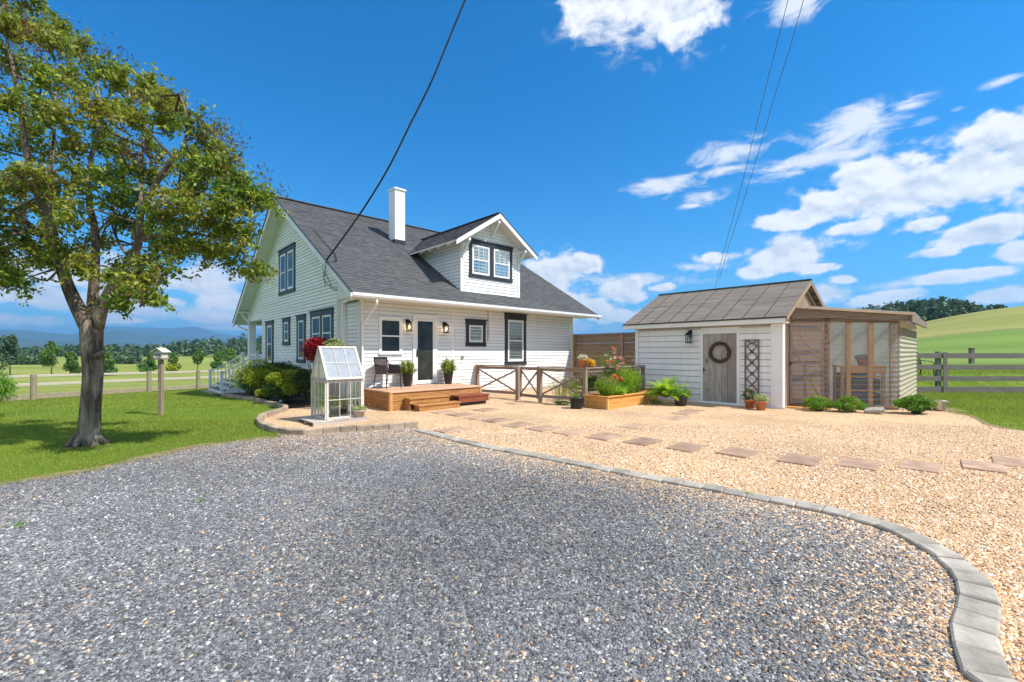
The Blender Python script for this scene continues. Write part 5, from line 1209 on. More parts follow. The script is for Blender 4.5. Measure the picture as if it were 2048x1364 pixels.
spray('flowering_plant', 'airy pink-flowered bush behind the garden fence, nearer the shed', tuple(P4 + U * 1.9 + V * .9), 90, .95, .6, M_LEAF_OL, .035, 26, 18, flowers=[(M_MAUVEF, .6, .035, 8), (M_PINKF, .3, .035, 6)], start=.3)
shrub('garden_shrub', 'dark leafy shrub behind the right X panel of the garden fence', tuple(P3.lerp(P4, .80) + U * .75 + Vector((0, 0, .48))), (.36, .36, .45), M_LEAF_DK, .05, 3800, 21, mat2=M_LEAF_OL)
spray('wispy_plant', 'thin wispy plant with small white flowers behind the garden gate', tuple(P3 + U * .9), 60, .75, .4, M_LEAF_OL, .03, 12, 9, flowers=[(M_WHITEF, .5, .025, 5)])
spray('wispy_plant', 'low wispy plant at the wall behind the right X panel', tuple(P3 + U * 1.9 + V * .6), 60, .7, .45, M_LEAF_OL, .035, 14, 19, flowers=[(M_WHITEF, .4, .03, 5)])
shrub('ground_cover_plant', 'low green tuft at the foot of the garden fence', (1.45, 12.75, .06), (.3, .15, .07), M_LEAF_G, .04, 500, 22, trunk=False, lumps=4)
bp = thing('potted_plant', 'wide black pot with a sparse green plant in front of the garden fence corner', 'potted plant', (1.76, 11.95, .004))
pot([(.001, 0), (.145, 0), (.165, .02), (.185, .27), (.20, .27), (.205, .31), (.185, .31), (.172, .26), (.001, .26)], 'pot', M_BLACKPLASTIC, bp); MB().lathe([(.001, .27), (.18, .27)], (0, 0, 0), 16).build('soil', M_SOIL, bp)
foliage('foliage', [((-.05, 0, .33), (.14, .12, .09), 170)], .05, M_LEAF_OL, bp, shell=.2)
# pots on the fence rail
rp_ = P4 - (P4 - P3).normalized() * .02
q = P4 + U * .02 + V * .10 + Vector((0, 0, FH + .018)); small_pot('terracotta pot of small white flowers standing on the garden fence rail', tuple(q), .95, M_TERRA, M_LEAF_OL, [(0, 0, .03, .13, .05, 160)], .035, [(M_WHITEF, [(0, 0, .06, .15, 170)], .03)])
q = P4 + U * .26 + Vector((0, 0, FH + .018)); small_pot('small pot overflowing with yellow flowers on the garden fence rail', tuple(q), .6, M_TERRA, M_LEAF_OL, [(0, 0, .0, .13, .08, 60)], .035, [(M_YELLOWF, [(0, 0, .02, .2, 330), (.06, -.08, -.1, .13, 120)], .035)])

# ------------------------------------------------------------------ shed (local x along its front, y back)
SZ = math.atan2(-V.y, -V.x)
shed = thing('shed', 'small white clapboard shed with a grey felt roof and a rustic plank door', 'shed', S0, SZ)
SX0, SD = -4.42, 4.7; RY, RZs = 2.2, 3.69; FE = 2.46
sz_ = lambda y: (FE + (RZs - FE) * (y + .25) / (RY + .25)) if y < RY else RZs - .40 * (y - RY)
PS = lambda s, z, o: (s, -o, z)
m_ = MB(); laps(m_, PS, lambda z: (SX0 + .12, -2.17), .06, 2.28, exp=.182, th=.026, gap=.017); laps(m_, PS, lambda z: (-1.07, -.26), .06, 2.28, exp=.182, th=.026, gap=.017)
laps(m_, PS, lambda z: (-2.17, -1.07), 2.13, 2.28, exp=.182, th=.026, gap=.017); m_.build('wall', M_SIDING, shed); MB().box(SX0 + .01, -.01, .001, .1, .0, 2.36).build('joint_shade_sheathing', M_JOINT_SHADE, shed)
m_ = MB(); m_.box(SX0, SX0 + .08, .1, SD, 0, 2.4); m_.box(SX0, -.02, SD - .08, SD, 0, 2.4); m_.prism([(0.1, 2.4), (SD, 2.4), (RY, 3.45)], SX0, SX0 + .08, 'x'); m_.build('wall', M_SIDING, shed)
MB().box(-.09, -.02, .1, SD - .1, 0, 2.4).build('wall', M_OLDZ, shed)
for bx in ((SX0 - .01, SX0 + .11, -.03, 0, .0, 2.3), (-.26, .005, -.035, 0, .0, 2.3), (.005, .03, -.035, .16, .0, 2.3)): MB().box(*bx).build('corner_board', M_TRIM, shed, .003)
MB().box(SX0 + .0, .1, -.05, .0, -.04, .055).build('sill_board', M_TRIM, shed)
MB().box(SX0 - .3, .17, -.26, -.225, FE - .15, FE - .02).build('fascia', M_TRIM, shed, .003)
MB().box(SX0 - .3, .17, -.222, .0, FE - .15, FE - .13).build('soffit', M_SOFFIT, shed)
# roof slabs of felt sheets with battened joints
rx0, rx1 = SX0 - .34, .19; Ls = math.hypot(RY + .27, RZs - FE); cy1, cz1 = (RY + .27) / Ls, (RZs - FE) / Ls
def rpt(x, t, o): return (x, -.27 + cy1 * t - cz1 * o, FE + cz1 * t + cy1 * o)
m_ = MB(); n = 9; rgs = np.random.default_rng(9); P_ = []
for i in range(n):
    xa = rx0 + (rx1 - rx0) * i / n; xb = rx0 + (rx1 - rx0) * (i + 1) / n
    for ta, tb, oo in ((0, Ls * .55, .004), (Ls * .55 - .05, Ls, .010)):
        o0 = oo + rgs.uniform(0, .004); vs = [rpt(x, t, o) for o in (0, o0) for x, t in ((xa + .004, ta), (xb - .004, ta), (xb - .004, tb), (xa + .004, tb))]
        m_.add(vs, [(4, 5, 6, 7), (0, 1, 5, 4), (1, 2, 6, 5), (3, 0, 4, 7), (2, 3, 7, 6)])
m_.build('roof', M_FELTROOF, shed, fixn=False)
m_ = MB()
for i in range(1, n): x = rx0 + (rx1 - rx0) * i / n; m_.beam(rpt(x, 0, .016), rpt(x, Ls, .016), .018, .012, (0, 0, 1))
m_.build('roof_joints', pm('tar_joint', (.05, .043, .036), (.08, .07, .06), 8, .9), shed)
m_ = MB(); m_.add([(rx0, RY, RZs), (rx1, RY, RZs), (rx1, SD + .3, sz_(SD + .3)), (rx0, SD + .3, sz_(SD + .3)), (rx0, RY, RZs - .05), (rx1, RY, RZs - .05), (rx1, SD + .3, sz_(SD + .3) - .05), (rx0, SD + .3, sz_(SD + .3) - .05)], [(0, 1, 2, 3), (4, 7, 6, 5), (1, 5, 6, 2), (0, 3, 7, 4), (2, 6, 7, 3)]); m_.build('roof', M_FELTROOF, shed)
m_ = MB(); m_.prism([(-.265, FE - .003), (RY, RZs - .003), (RY, RZs - .05), (-.2, FE - .04)], rx0 + .01, rx1 - .01, 'x'); m_.build('roof_deck', M_OLD, shed)
m_ = MB(); m_.beam((rx0, RY, RZs + .03), (rx1, RY, RZs + .03), .12, .02); m_.beam(rpt(rx0, -.01, .004), rpt(rx1, -.01, .004), .03, .035); m_.build('ridge_strip', M_DARK, shed)
M_TANW = wood('bare_tan_boards', (.22, .14, .085), (.40, .28, .18), (.5, .38, .26), 2, 3, .85, .6)
m_ = MB(); m_.prism([(-.27, FE - .005), (RY, RZs - .005), (RY, RZs - .13), (-.27, FE - .12)], rx1 - .028, rx1 - .002, 'x'); m_.build('barge_board', M_TANW, shed)
m_ = MB(); m_.prism([(RY, RZs - .005), (SD + .3, sz_(SD + .3) - .005), (SD + .3, sz_(SD + .3) - .12), (RY, RZs - .13)], rx1 - .028, rx1 - .002, 'x'); m_.build('barge_board', M_TANW, shed)
m_ = MB()
for i in range(24):
    y0 = .05 + i * .19; y1 = y0 + .182
    if y1 < SD: m_.prism([(y0, 2.3), (y1, 2.3), (y1, max(2.32, sz_(y1) - .07)), (y0, max(2.32, sz_(y0) - .07))], -.03, -.005, 'x')
m_.build('gable_boards', M_TANW, shed)
for y, L in ((RY - .55, .9), (RY + .55, .9)): pass
m_ = MB()
for k in range(5): y = RY + .3 + k * .45; MB().beam((rx1 - .03, y, sz_(y) - .09), (-.01, y, sz_(y) - .09), .05, .06).build('lookout', M_TANW, shed)
for k in range(4): y = RY - .3 - k * .5; MB().beam((rx1 - .03, y, sz_(y) - .09), (-.01, y, sz_(y) - .09), .05, .06).build('lookout', M_TANW, shed)
MB().beam((.04, RY + .1, RZs - .3), (.04, RY + 1.4, 2.9), .05, .05).build('gable_brace', M_TANW, shed)
# plank door
m_ = MB(); m_.box(-2.19, -2.11, -.045, 0, .0, 2.12).box(-1.14, -1.06, -.045, 0, .0, 2.12).box(-2.19, -1.06, -.05, 0, 2.08, 2.14).box(-2.19, -1.06, -.10, -.0, -.02, .035); m_.build('door_frame', M_TRIM, shed, .003)
m_ = MB(); xs_ = [-2.105, -1.93, -1.76, -1.565, -1.40, -1.145]
for a, b in zip(xs_[:-1], xs_[1:]): m_.box(a + .003, b - .003, -.030, -.004, .04, 2.075)
dr = m_.build('door', M_BARN, shed, .003)
m_ = MB(); m_.box(-2.10, -2.075, -.045, -.03, .93, 1.05).tube([(-2.09, -.045, 1.0), (-2.09, -.075, 1.0), (-1.98, -.08, 1.0)], .009, 6).box(-2.0, -1.98, -.05, -.03, 1.2, 1.32); m_.build('handle', M_BLACK, dr)
def S_(x, y, z): return S0 - V * x + U * y + Vector((0, 0, z))
# wreath
wt = thing('wreath', 'round dark twig wreath hanging on the shed door', 'wreath', S_(-1.60, -.075, 1.52), SZ)
m_ = MB(); rgw = np.random.default_rng(4)
for k in range(46):
    a0 = rgw.uniform(0, 6.28); ln = rgw.uniform(2.2, 5.5); rr = rgw.uniform(.225, .30); ph = rgw.uniform(0, 6.28); pts = []
    for j in range(14):
        a = a0 + ln * j / 13; r_ = rr + .02 * math.sin(4 * a + ph); pts.append((r_ * math.cos(a), .022 * math.sin(5 * a + ph) , r_ * math.sin(a)))
    m_.tube(pts, rgw.uniform(.004, .008), 5)
m_.tube([(.262 * math.cos(k * .2618), 0, .262 * math.sin(k * .2618)) for k in range(25)], .028, 8, False)
m_.build('twigs', pm('dark_twigs', (.045, .025, .018), (.11, .065, .05), 30, .9), wt)
lantern('unlit black lantern on the white shed wall left of the plank door', S_(-2.50, -.02, 1.98), SZ, False, 1.05)
# trellis
M_TREL = wood('brown_lattice', (.13, .075, .055), (.23, .15, .12), None, 2, knots=False)
tr = thing('trellis', 'narrow brown diamond lattice trellis with three metal ornaments on the shed wall', 'trellis', S_(-.73, -.03, 0), SZ)
m_ = MB(); m_.box(-.19, -.155, -.04, -.015, .25, 1.89).box(.155, .19, -.04, -.015, .25, 1.89).box(-.154, .154, -.038, -.017, 1.855, 1.888); m_.build('frame', M_TREL, tr)
m_ = MB(); z = 1.86; k = 0; dh = .31
while z > .35:
    sg = 1 if k % 2 == 0 else -1
    m_.beam((-.155 * sg * 0 - .0 + (0 if False else -.15), -.030, z - dh / 2 - .0), (.15, -.030, z + dh / 2 - .0 if z + dh / 2 < 1.86 else 1.86), .012, .032); m_.beam((-.15, -.022, z + dh / 2 if z + dh / 2 < 1.86 else 1.86), (.15, -.022, z - dh / 2), .012, .032); z -= dh; k += 1
m_.build('lattice', M_TREL, tr)
for zc, sh in ((1.55, 0), (1.24, 1), (.93, 2)):
    m_ = MB(); m_.tube([(.045 * math.cos(a), -.045, zc + .045 * math.sin(a)) for a in np.linspace(0, 6.283, 17)], .004, 5)
    if sh == 0: m_.tube([(-.025, -.045, zc - .03), (0, -.045, zc + .03), (.025, -.045, zc - .03)], .005, 5).tube([(-.014, -.045, zc - .005), (.014, -.045, zc - .005)], .005, 5)
    elif sh == 1: m_.tube([(.02, -.045, zc + .02), (-.015, -.045, zc + .028), (-.02, -.045, zc - .028), (.02, -.045, zc - .02), (.02, -.045, zc), (.0, -.045, zc)], .005, 5)
    else: m_.tube([(-.02, -.045, zc - .03), (-.02, -.045, zc + .03), (.02, -.045, zc + .015), (-.015, -.045, zc), (.022, -.045, zc - .015), (-.02, -.045, zc - .03)], .005, 5)
    m_.build('ornament', M_BLACK, tr)
# pots and fern by the shed
TP = [(.001, 0), (.10, 0), (.135, .19), (.15, .19), (.158, .245), (.138, .245), (.122, .19), (.001, .19)]
p = at(1500, 817, 11.95); small_pot('terracotta pot with dark leaves and pink blooms at the foot of the trellis', (p.x, p.y, .004), 1.0, M_TERRA, M_LEAF_DK, [(-.02, 0, .12, .16, .15, 520)], .05, [(M_PINKF, [(-.12, -.1, .16, .045, 26), (.12, .02, .26, .03, 14), (-.02, 0, .30, .03, 14)], .035)], prof=TP)
p = at(1522, 820, 11.62); small_pot('terracotta pot with a yellow-green variegated plant, in front of the pink-flowered pot', (p.x, p.y, .004), 1.0, M_TERRA, M_LEAF_PALE, [(0, 0, .07, .17, .11, 620)], .045, prof=TP)
def fern(label, base, n, L, seed, mat=M_LEAF_LIME, name='fern'):
    t = thing(name, label, 'fern', base); rgf = np.random.default_rng(seed); vs = []; fs = []; o = 0; m_ = MB()
    for k in range(n):
        a = rgf.uniform(0, 6.28); el_ = rgf.uniform(.7, 1.45); l = L * rgf.uniform(.6, 1.1); pts = []; p = np.array([0., 0., .02]); d = np.array([math.cos(a) * math.cos(el_), math.sin(a) * math.cos(el_), math.sin(el_)]); side = np.array([-math.sin(a), math.cos(a), 0])
        N = 16
        for j in range(N):
            pts.append(p.copy()); p = p + d * l / N; d = d + np.array([0, 0, -.105]); d /= np.linalg.norm(d)
        m_.tube(pts, .0025, 3, False)
        for j in range(2, N):
            w = l * .17 * math.sin(math.pi * (j / N) ** .8) + .01
            for sg in (-1, 1):
                b = pts[j]; tip = b + side * sg * w + (pts[j] - pts[j - 1]) * .9 + np.array([0, 0, -.25 * w]); u_ = (pts[j] - pts[j - 1]) * .42
                vs += [b - u_, b + u_, tip + u_ * .3, tip - u_ * .3]; fs.append((o, o + 1, o + 2, o + 3)); o += 4
    m_.build('stem', M_LEAF_G, t, fixn=False); npobj('fronds', np.array(vs), np.array(fs), mat, t); return t
fern('bright green arching fern in front of the shed wall', tuple(at(1332, 800, 12.9).xy) + (.16,), 90, .80, 3)
fp = thing('potted_plant', 'round bright green bushy plant in a black pot beside the fern', 'potted plant', (4.82, 12.55, .004))
pot([(.001, 0), (.13, 0), (.15, .02), (.175, .22), (.185, .25), (.17, .25), (.155, .2), (.001, .2)], 'pot', M_BLACKPLASTIC, fp)
foliage('foliage', [((-.16, -.02, .34), (.17, .16, .14), 700), ((.13, 0, .34), (.16, .15, .14), 620), ((0, .05, .30), (.2, .15, .1), 300)], .035, M_LEAF_G, fp, shell=.5, asp=.7)
spray('grass_clump', 'thin dark arching grass stems behind the bushy green pot plant', (4.95, 12.85, 0), 18, .85, .55, M_LEAF_DK, .05, 8, 31, asp=.12)
spray('weed_tuft', 'small weed tuft at the corner of the raised bed', tuple(at(1312, 806, 13.0).xy) + (0,), 30, .14, .22, M_LEAF_G, .05, 6, 32, asp=.3)

# ------------------------------------------------------------------ lean-to greenhouse (local x along its front)
GA = Vector((7.69, 12.40, 0)); GB = Vector((10.18, 11.61, 0)); GC = Vector((14.05, 15.33, 0)); gd = (GB - GA).normalized(); GZ = math.atan2(gd.y, gd.x); gn = Vector((-gd.y, gd.x, 0)); GL = (GB - GA).length
gl = thing('lean_to_greenhouse', 'rustic lean-to greenhouse of grey timber and clear corrugated sheets beside the shed', 'greenhouse', GA, GZ)
def gloc(P): d = P - GA; return Vector((d.dot(gd), d.dot(gn), P.z))
C1 = gloc(GC); sd = Vector((C1.x - GL, C1.y, 0)).normalized(); sn = Vector((sd.y, -sd.x, 0)); SL_ = math.hypot(C1.x - GL, C1.y)
rt = lambda x: 2.80 - (x - .27) * (2.80 - 2.545) / 2.58
for x0, x1, nm in ((.0, .10, 'post'), (.95, 1.08, 'post'), (GL - .15, GL, 'post')): MB().box(x0, x1, 0.0, .10, 0, rt(x0) - .25).build(nm, M_OLDZ, gl, .004)
m_ = MB(); m_.prism([(.12, rt(.12) - .045), (2.80, rt(2.80) - .045), (2.80, rt(2.80) - .22), (.95, rt(.95) - .26), (.12, 2.44)], -.17, -.12, 'y'); m_.build('front_beam', M_OLD, gl, .003)
m_ = MB(); m_.prism([(.05, rt(.05) - .06), (2.6, rt(2.6) - .06), (2.6, rt(2.6) - .26), (.05, 2.40)], .0, .06, 'y'); m_.build('header', M_OLD, gl, .003)
m_ = MB(); m_.box(-.02, GL, -.02, .09, -.03, .09); m_.build('sill', M_OLD, gl, .004)
# roof: plane through front edge and far right corner, sheet on rafters
FLp, FRp = Vector((.14, -.26, rt(.14))), Vector((2.86, -.26, rt(2.86))); BRp = Vector((C1.x + sn.x * .30 + .1, C1.y + .25, 2.58)); BLp = gloc(S_(.03, 4.6, 0)); BLp.z = 2.86; MLp = gloc(S_(.03, .62, 0)); MLp.z = 2.80
m_ = MB(); P = [FLp, FRp, BRp, BLp, MLp]; m_.add([tuple(p) for p in P] + [tuple(p + Vector((0, 0, .018))) for p in P], [(4, 3, 2, 1, 0), (5, 6, 7, 8, 9)] + [(i, (i + 1) % 5, (i + 1) % 5 + 5, i + 5) for i in range(5)]); m_.build('roof', poly_panel('roof_sheet', .80, (.80, .78, .72)), gl)
m_ = MB(); m_.beam(FLp + Vector((0, -.01, -.03)), FRp + Vector((0, -.01, -.03)), .05, .062); m_.build('roof_edge', pm('pale_lumber', (.62, .42, .28), (.75, .55, .40), 5, .7), gl)
side_a, side_b = Vector((GL, 0, 0)) + sn * .27, Vector((C1.x, C1.y, 0)) + sn * .27
m_ = MB(); m_.beam(side_a - sd * .1 + Vector((0, 0, 2.545 - .13)), side_b + sd * .2 + Vector((0, 0, 2.58 - .13)), .05, .20); m_.build('side_fascia', M_OLD, gl, .004)
m_ = MB()
for k in range(5): a = FLp.lerp(FRp, .1 + k * .2); b = BLp.lerp(BRp, .1 + k * .2); m_.beam(a + Vector((0, .1, -.05)), b + Vector((0, -.1, -.05)), .05, .08)
m_.build('rafter', M_OLD, gl)
# corrugated sheets
def corr(P, s0, s1, z0, z1, pitch=.13, amp=.020, n=8, cut=None):
    """P(s, z, o) ; horizontal ridges"""
    rows = int((z1 - z0) / pitch * n) + 1; vs = []; fs = []
    for i in range(rows):
        z = z0 + (z1 - z0) * i / (rows - 1); o = amp * math.cos(2 * math.pi * z / pitch)
        vs += [P(s0, z, o), P(s1, z, o)]
    for i in range(rows - 1): fs.append((2 * i, 2 * i + 1, 2 * i + 3, 2 * i + 2))
    return np.array([tuple(v) for v in vs]), np.array(fs)
v, f = corr(lambda s, z, o: (s, -.05 - o, z), 1.06, GL - .02, .06, 2.30, amp=.026); npobj('front_sheet', v, f, M_POLY, gl, smooth_=True)
v, f = corr(lambda s, z, o: tuple(Vector((GL, 0, z)) + sd * s + sn * (.035 + o)), .02, SL_ - .02, .05, 1.98, amp=.016); npobj('side_sheet', v, f, M_POLYW, gl, smooth_=True)
m_ = MB(); a, b = Vector((GL, 0, 2.2)) + sn * .02, Vector((C1.x, C1.y, 2.2)) + sn * .02; m_.beam(a, b, .03, .45); m_.build('side_boards', M_TANW, gl)
for k in range(4): q = Vector((GL, 0, 0)) + sd * (SL_ * (k + .0) / 3 + (.04 if k < 3 else -.05)) - sn * .045; m_ = MB(); m_.beam(q, q + Vector((0, 0, 2.42)), .08, .08); m_.build('stud', M_OLDZ if k else M_OLDZ, gl)
bl0, bl1 = gloc(S_(.05, 4.55, 0)), C1
m_ = MB(); m_.beam(bl0 + Vector((0, 0, 1.3)), bl1 + Vector((0, 0, 1.3)), .02, 2.6); m_.build('back_sheet', poly_panel('white_back_sheet', .10, (.90, .88, .82)), gl)
for k in range(1, 4): q = bl0.lerp(bl1, k / 4); m_ = MB(); m_.beam(q + Vector((0, -.07, 0)), q + Vector((0, -.07, 2.6)), .08, .08); m_.build('stud', M_PINE, gl)
v, f = corr(lambda s, z, o: tuple(bl0.lerp(bl1, s) + Vector((0, 0, z))), 0, 1, 0, .001) if False else (None, None)
for x in (1.52, 2.02): m_ = MB(); m_.box(x, x + .09, .11, .19, .0, rt(x) - .1); m_.build('stud', M_PINE, gl, .003)
MB().box(-.3, 4.2, .12, 4.3, -.02, .012).build('floor', M_PAVER, gl)
# door of the lean-to: timber frame with diagonals behind its own clear sheet
gdr = MB(); gdr.box(.11, .19, -.01, .03, .09, 2.37).box(.87, .945, -.01, .03, .09, 2.37).box(.19, .87, -.01, .03, 2.28, 2.37).box(.19, .87, -.01, .03, .09, .22).box(.19, .87, -.01, .03, 1.20, 1.29).box(.46, .53, .0, .03, .22, 1.2)
gdo = gdr.build('door', M_OLDZ, gl, .003)
m_ = MB(); m_.beam((.22, .05, 2.25), (.84, .05, 1.32), .03, .07, (0, 1, 0)).beam((.22, .05, 1.7), (.84, .05, .3), .03, .08, (0, 1, 0)); m_.build('brace', M_PINE, gdo)
v, f = corr(lambda s, z, o: (s, -.032 - o * .6, z), .12, .94, .10, 2.36); npobj('door_sheet', v, f, poly_panel('warm_corrugated', .70, (.72, .52, .40)), gdo, smooth_=True)
m_ = MB(); m_.box(.115, .14, -.07, -.045, 1.17, 1.23).box(.09, .19, -.075, -.06, 1.235, 1.25); m_.build('latch', M_BLACK, gdo)
m_ = MB(); z = .15
while z < 2.4: m_.box(.955, .985, -.075, -.055, z, z + .03); z += .16
m_.build('chain', M_BLACK, gl)
# bench inside
bn = thing('potting_bench', 'orange timber potting bench with shelves seen through the clear greenhouse wall', 'bench', GA, GZ)
m_ = MB(); m_.box(1.42, 2.44, .22, .85, 1.12, 1.16).box(1.42, 2.44, .20, .22, .96, 1.16); m_.build('bench_top', M_PINE, bn)
for x in (1.43, 2.37):
    for y in (.23, .77): MB().box(x, x + .07, y, y + .07, 0, 1.12).build('leg', M_PINE, bn)
for z in (.84, .46): MB().box(1.5, 2.37, .20, .80, z, z + .035).build('shelf', M_PINE, bn)
MB().box(1.5, 2.37, .78, .81, 0, .95).build('back_panel', M_BACK, bn)
for z0, z1, l in ((.50, .80, 'dark plastic crate on the bench shelf inside the greenhouse'), (.09, .42, 'dark plastic crate on the floor under the greenhouse bench')):
    m_ = MB(); m_.box(1.55, 2.33, .24, .27, z0, z1).box(1.55, 2.33, .69, .72, z0, z1).box(1.55, 1.58, .27, .69, z0, z1).box(2.30, 2.33, .27, .69, z0, z1).box(1.55, 2.33, .27, .69, z0, z0 + .02)
    for k in range(4): m_.box(1.55, 2.33, .228, .24, z0 + .03 + k * .075, z0 + .045 + k * .075)
    o = m_.build('plastic_crate', M_BACK); o.location = GA; o.rotation_euler = (0, 0, GZ); tag(o, l, 'crate')
tp = thing('flower_pot', 'large terracotta pot with a dark rim on the bench inside the greenhouse', 'flower pot', GA + gd * 2.0 + gn * .42 + Vector((0, 0, 1.162)))
MB().lathe([(.001, 0), (.10, 0), (.15, .20), (.001, .20)], n=20).build('pot', M_TERRA, tp, smooth_=True); MB().lathe([(.15, .20), (.19, .20), (.185, .25), (.13, .30), (.001, .30)], n=20).build('rim', pm('blue_grey_glaze', (.12, .13, .19), (.2, .21, .28), 6, .4), tp)
# timber threshold, cinder block, bushes, bucket
o = MB().box(-.62, .62, -.16, .12, -.02, .035).build('threshold_board', M_BED); o.location = at(1592, 818, 11.85).xy.to_3d() + Vector((.25, .15, 0)); o.rotation_euler = (0, R(1), GZ); tag(o, 'pale timber board lying on the gravel before the greenhouse door', 'board')
blk = MB().box(-.2, .2, -.1, .1, 0, .10); o = blk.build('concrete_block', M_BLOCK, None, .01); o.location = (9.02, 10.95, .04); o.rotation_euler = (R(18), R(-8), R(-35)); tag(o, 'tilted grey concrete block on the gravel between the greenhouse bushes', 'block')
shrub('low_bush', 'low green bush at the greenhouse door, left of the three', cpx(1637, 808, 11.5), (.38, .28, .24), M_LEAF_G, .045, 3600, 51, 'low bushes in front of the greenhouse', M_LEAF_OL)
shrub('low_bush', 'low green bush in the middle of the greenhouse front with a few white flowers', cpx(1698, 809, 11.25), (.38, .3, .26), M_LEAF_G, .045, 4200, 52, 'low bushes in front of the greenhouse', M_LEAF_OL)
shrub('low_bush', 'darker green bush at the right corner of the greenhouse beside the bucket', cpx(1833, 808, 10.9), (.46, .3, .26), M_LEAF_G, .05, 5200, 53, 'low bushes in front of the greenhouse', M_LEAF_DK)
bk = thing('metal_bucket', 'galvanised bucket lying tipped beside the corner bush', 'bucket', G(1878, 822), 0)
o = MB().lathe([(.001, 0), (.115, 0), (.15, .25), (.158, .255), (.15, .262), (.142, .25), (.11, .01), (.001, .01)]).build('pail', M_GALV, bk, smooth_=True); o.rotation_euler = (R(-12), R(14), 0)
o2 = MB().tube([(.155 * math.cos(a), .0, .25 + .10 * math.sin(a)) for a in np.linspace(-.2, math.pi + .2, 14)], .004, 5).build('handle', M_GALV, bk); o2.rotation_euler = (R(60), R(14), 0); o2.location = (0, .12, .1)

# ------------------------------------------------------------------ board fence, right
rf = thing('board_fence', 'grey four-rail board fence across the pasture on the right', 'fence')
FY = 16.3; xs_ = [12.4, 15.92, 19.4, 22.9, 26.4]
for x in xs_:
    MB().box(x - .15, x - .01, FY - .003, FY + .12, -.1, 1.55).build('post', M_RAILZ, rf, .005); MB().box(x + .01, x + .16, FY - .055, FY - .031, .0, 1.53).build('post_facing', M_RAILZ, rf, .003)
for z0, z1 in ((1.30, 1.49), (.88, 1.06), (.46, .64), (.03, .25)):
    for a, b in zip(xs_[:-1], xs_[1:]): MB().box(a + .0, b - .0, FY - .030, FY - .005, z0, z1).build('rail', M_RAIL, rf, .003)
m_ = MB()
for k in range(8): pass
fp_ = at(1943, 728, 34); o = MB().box(-.12, .12, -.12, .12, -.3, 1.15).box(-.15, .15, -.15, .15, 1.15, 1.2).build('far_post', M_RAILZ); o.location = (fp_.x, fp_.y, hh(fp_.x, fp_.y)); tag(o, 'lone dark post in the pasture behind the board fence', 'post')
ch = thing('garden_chair', 'weathered metal-armed garden chair behind the board fence by the greenhouse', 'chair', (16.35, 17.6, hh(16.35, 17.6)), R(0))
m_ = MB()
for sy in (-.28, .28):
    m_.tube([(.30, sy, 0), (.22, sy, .42), (.26, sy, .62), (.18, sy, .68), (-.3, sy, .72)], .016, 6).tube([(-.42, sy, 0), (-.2, sy, .40), (-.36, sy, 1.02)], .016, 6).tube([(-.2, sy, .40), (.25, sy, .42)], .014, 6)
m_.tube([(-.36, -.28, 1.02), (-.36, .28, 1.02)], .016, 6).tube([(.22, -.28, .42), (.22, .28, .42)], .014, 6); m_.build('frame', M_BLACK, ch, smooth_=True)
m_ = MB(); [m_.box(-.2 + k * .1, -.115 + k * .1, -.26, .26, .43, .445) for k in range(5)]; m_.build('seat', M_TANW, ch)
m_ = MB(); [m_.beam((-.215 - .028 * k, -.26, .50 + k * .095), (-.215 - .028 * k, .26, .50 + k * .095), .012, .08) for k in range(6)]; m_.build('backrest', M_TANW, ch)

for (px, py), lab in (((405, 1003), 'tiny green weed in the grey driveway gravel near the lawn edge'), ((36, 1058), 'small weed at the far left of the driveway gravel'), ((1492, 992), 'small green weed at the inner edge of the driveway border')):
    q = G(px, py); spray('weed', lab, (q.x, q.y, .012), 7, .035, .05, M_LEAF_G, .022, 5, px, cat='weed', asp=.5, up=.2, stemr=.001)
# ------------------------------------------------------------------ cables
M_ = None
ca = hl(-.66, .79, 4.19); endp = Vector((1.9, -3.2, 8.6))
pxs = [(653, 520), (690, 470), (735, 405), (780, 330), (822, 245), (862, 165), (897, 80), (930, 0)]
dirp = Vector((-1.30 - ca.x, 12.2 - ca.y, 0)); pts = []
for px, py in pxs:
    k = (px - CX) / F; t = (k * ca.y - ca.x) / (dirp.x - k * dirp.y); D = ca.y + dirp.y * t; pts.append((ca.x + dirp.x * t, D, EYE - (py - HY) * D / F))
last = Vector(pts[-1]); pv2 = Vector(pts[-2]); ext = [last + (last - pv2) * s for s in (1.0, 2.5, 5)]
pts = [tuple(p) for p in spline([*pts, *[tuple(e) for e in ext]], .3)]
cab = thing('power_cable', 'thick black power cable swooping down to the gable corner of the house', 'cable', (0, 0, 0))
MB().tube(pts, .026, 8).build('cable', M_CABLE, cab, smooth_=True)
m_ = MB(); rgc = np.random.default_rng(2); base_ = ca + Vector((0, 0, -.02))
for k in range(4):
    q = [base_ + Vector((rgc.normal() * .02, rgc.normal() * .02, 0)), base_ + Vector((-.03 + rgc.normal() * .05, rgc.normal() * .06, -.25)), base_ + Vector((-.04 + rgc.normal() * .06, rgc.normal() * .08, -.55)), base_ + U * .12 - V * .25 + Vector((0, 0, -.80 + rgc.normal() * .04)), base_ + U * .45 - V * .55 + Vector((0, 0, -.80)) ]
    m_.tube([tuple(p) for p in spline([tuple(p) for p in q], .06)], .006, 5)
m_.build('service_wires', M_CABLE, cab)
m_ = MB(); 
for dz_, r_ in ((-.42, .035), (-.58, .03), (-.72, .028)): m_.lathe([(.001, -.05), (r_, -.04), (r_ * .7, 0), (r_, .04), (.001, .05)], tuple(base_ + Vector((-.03, -.02, dz_))), 10)
m_.build('insulator', M_GALV, cab)
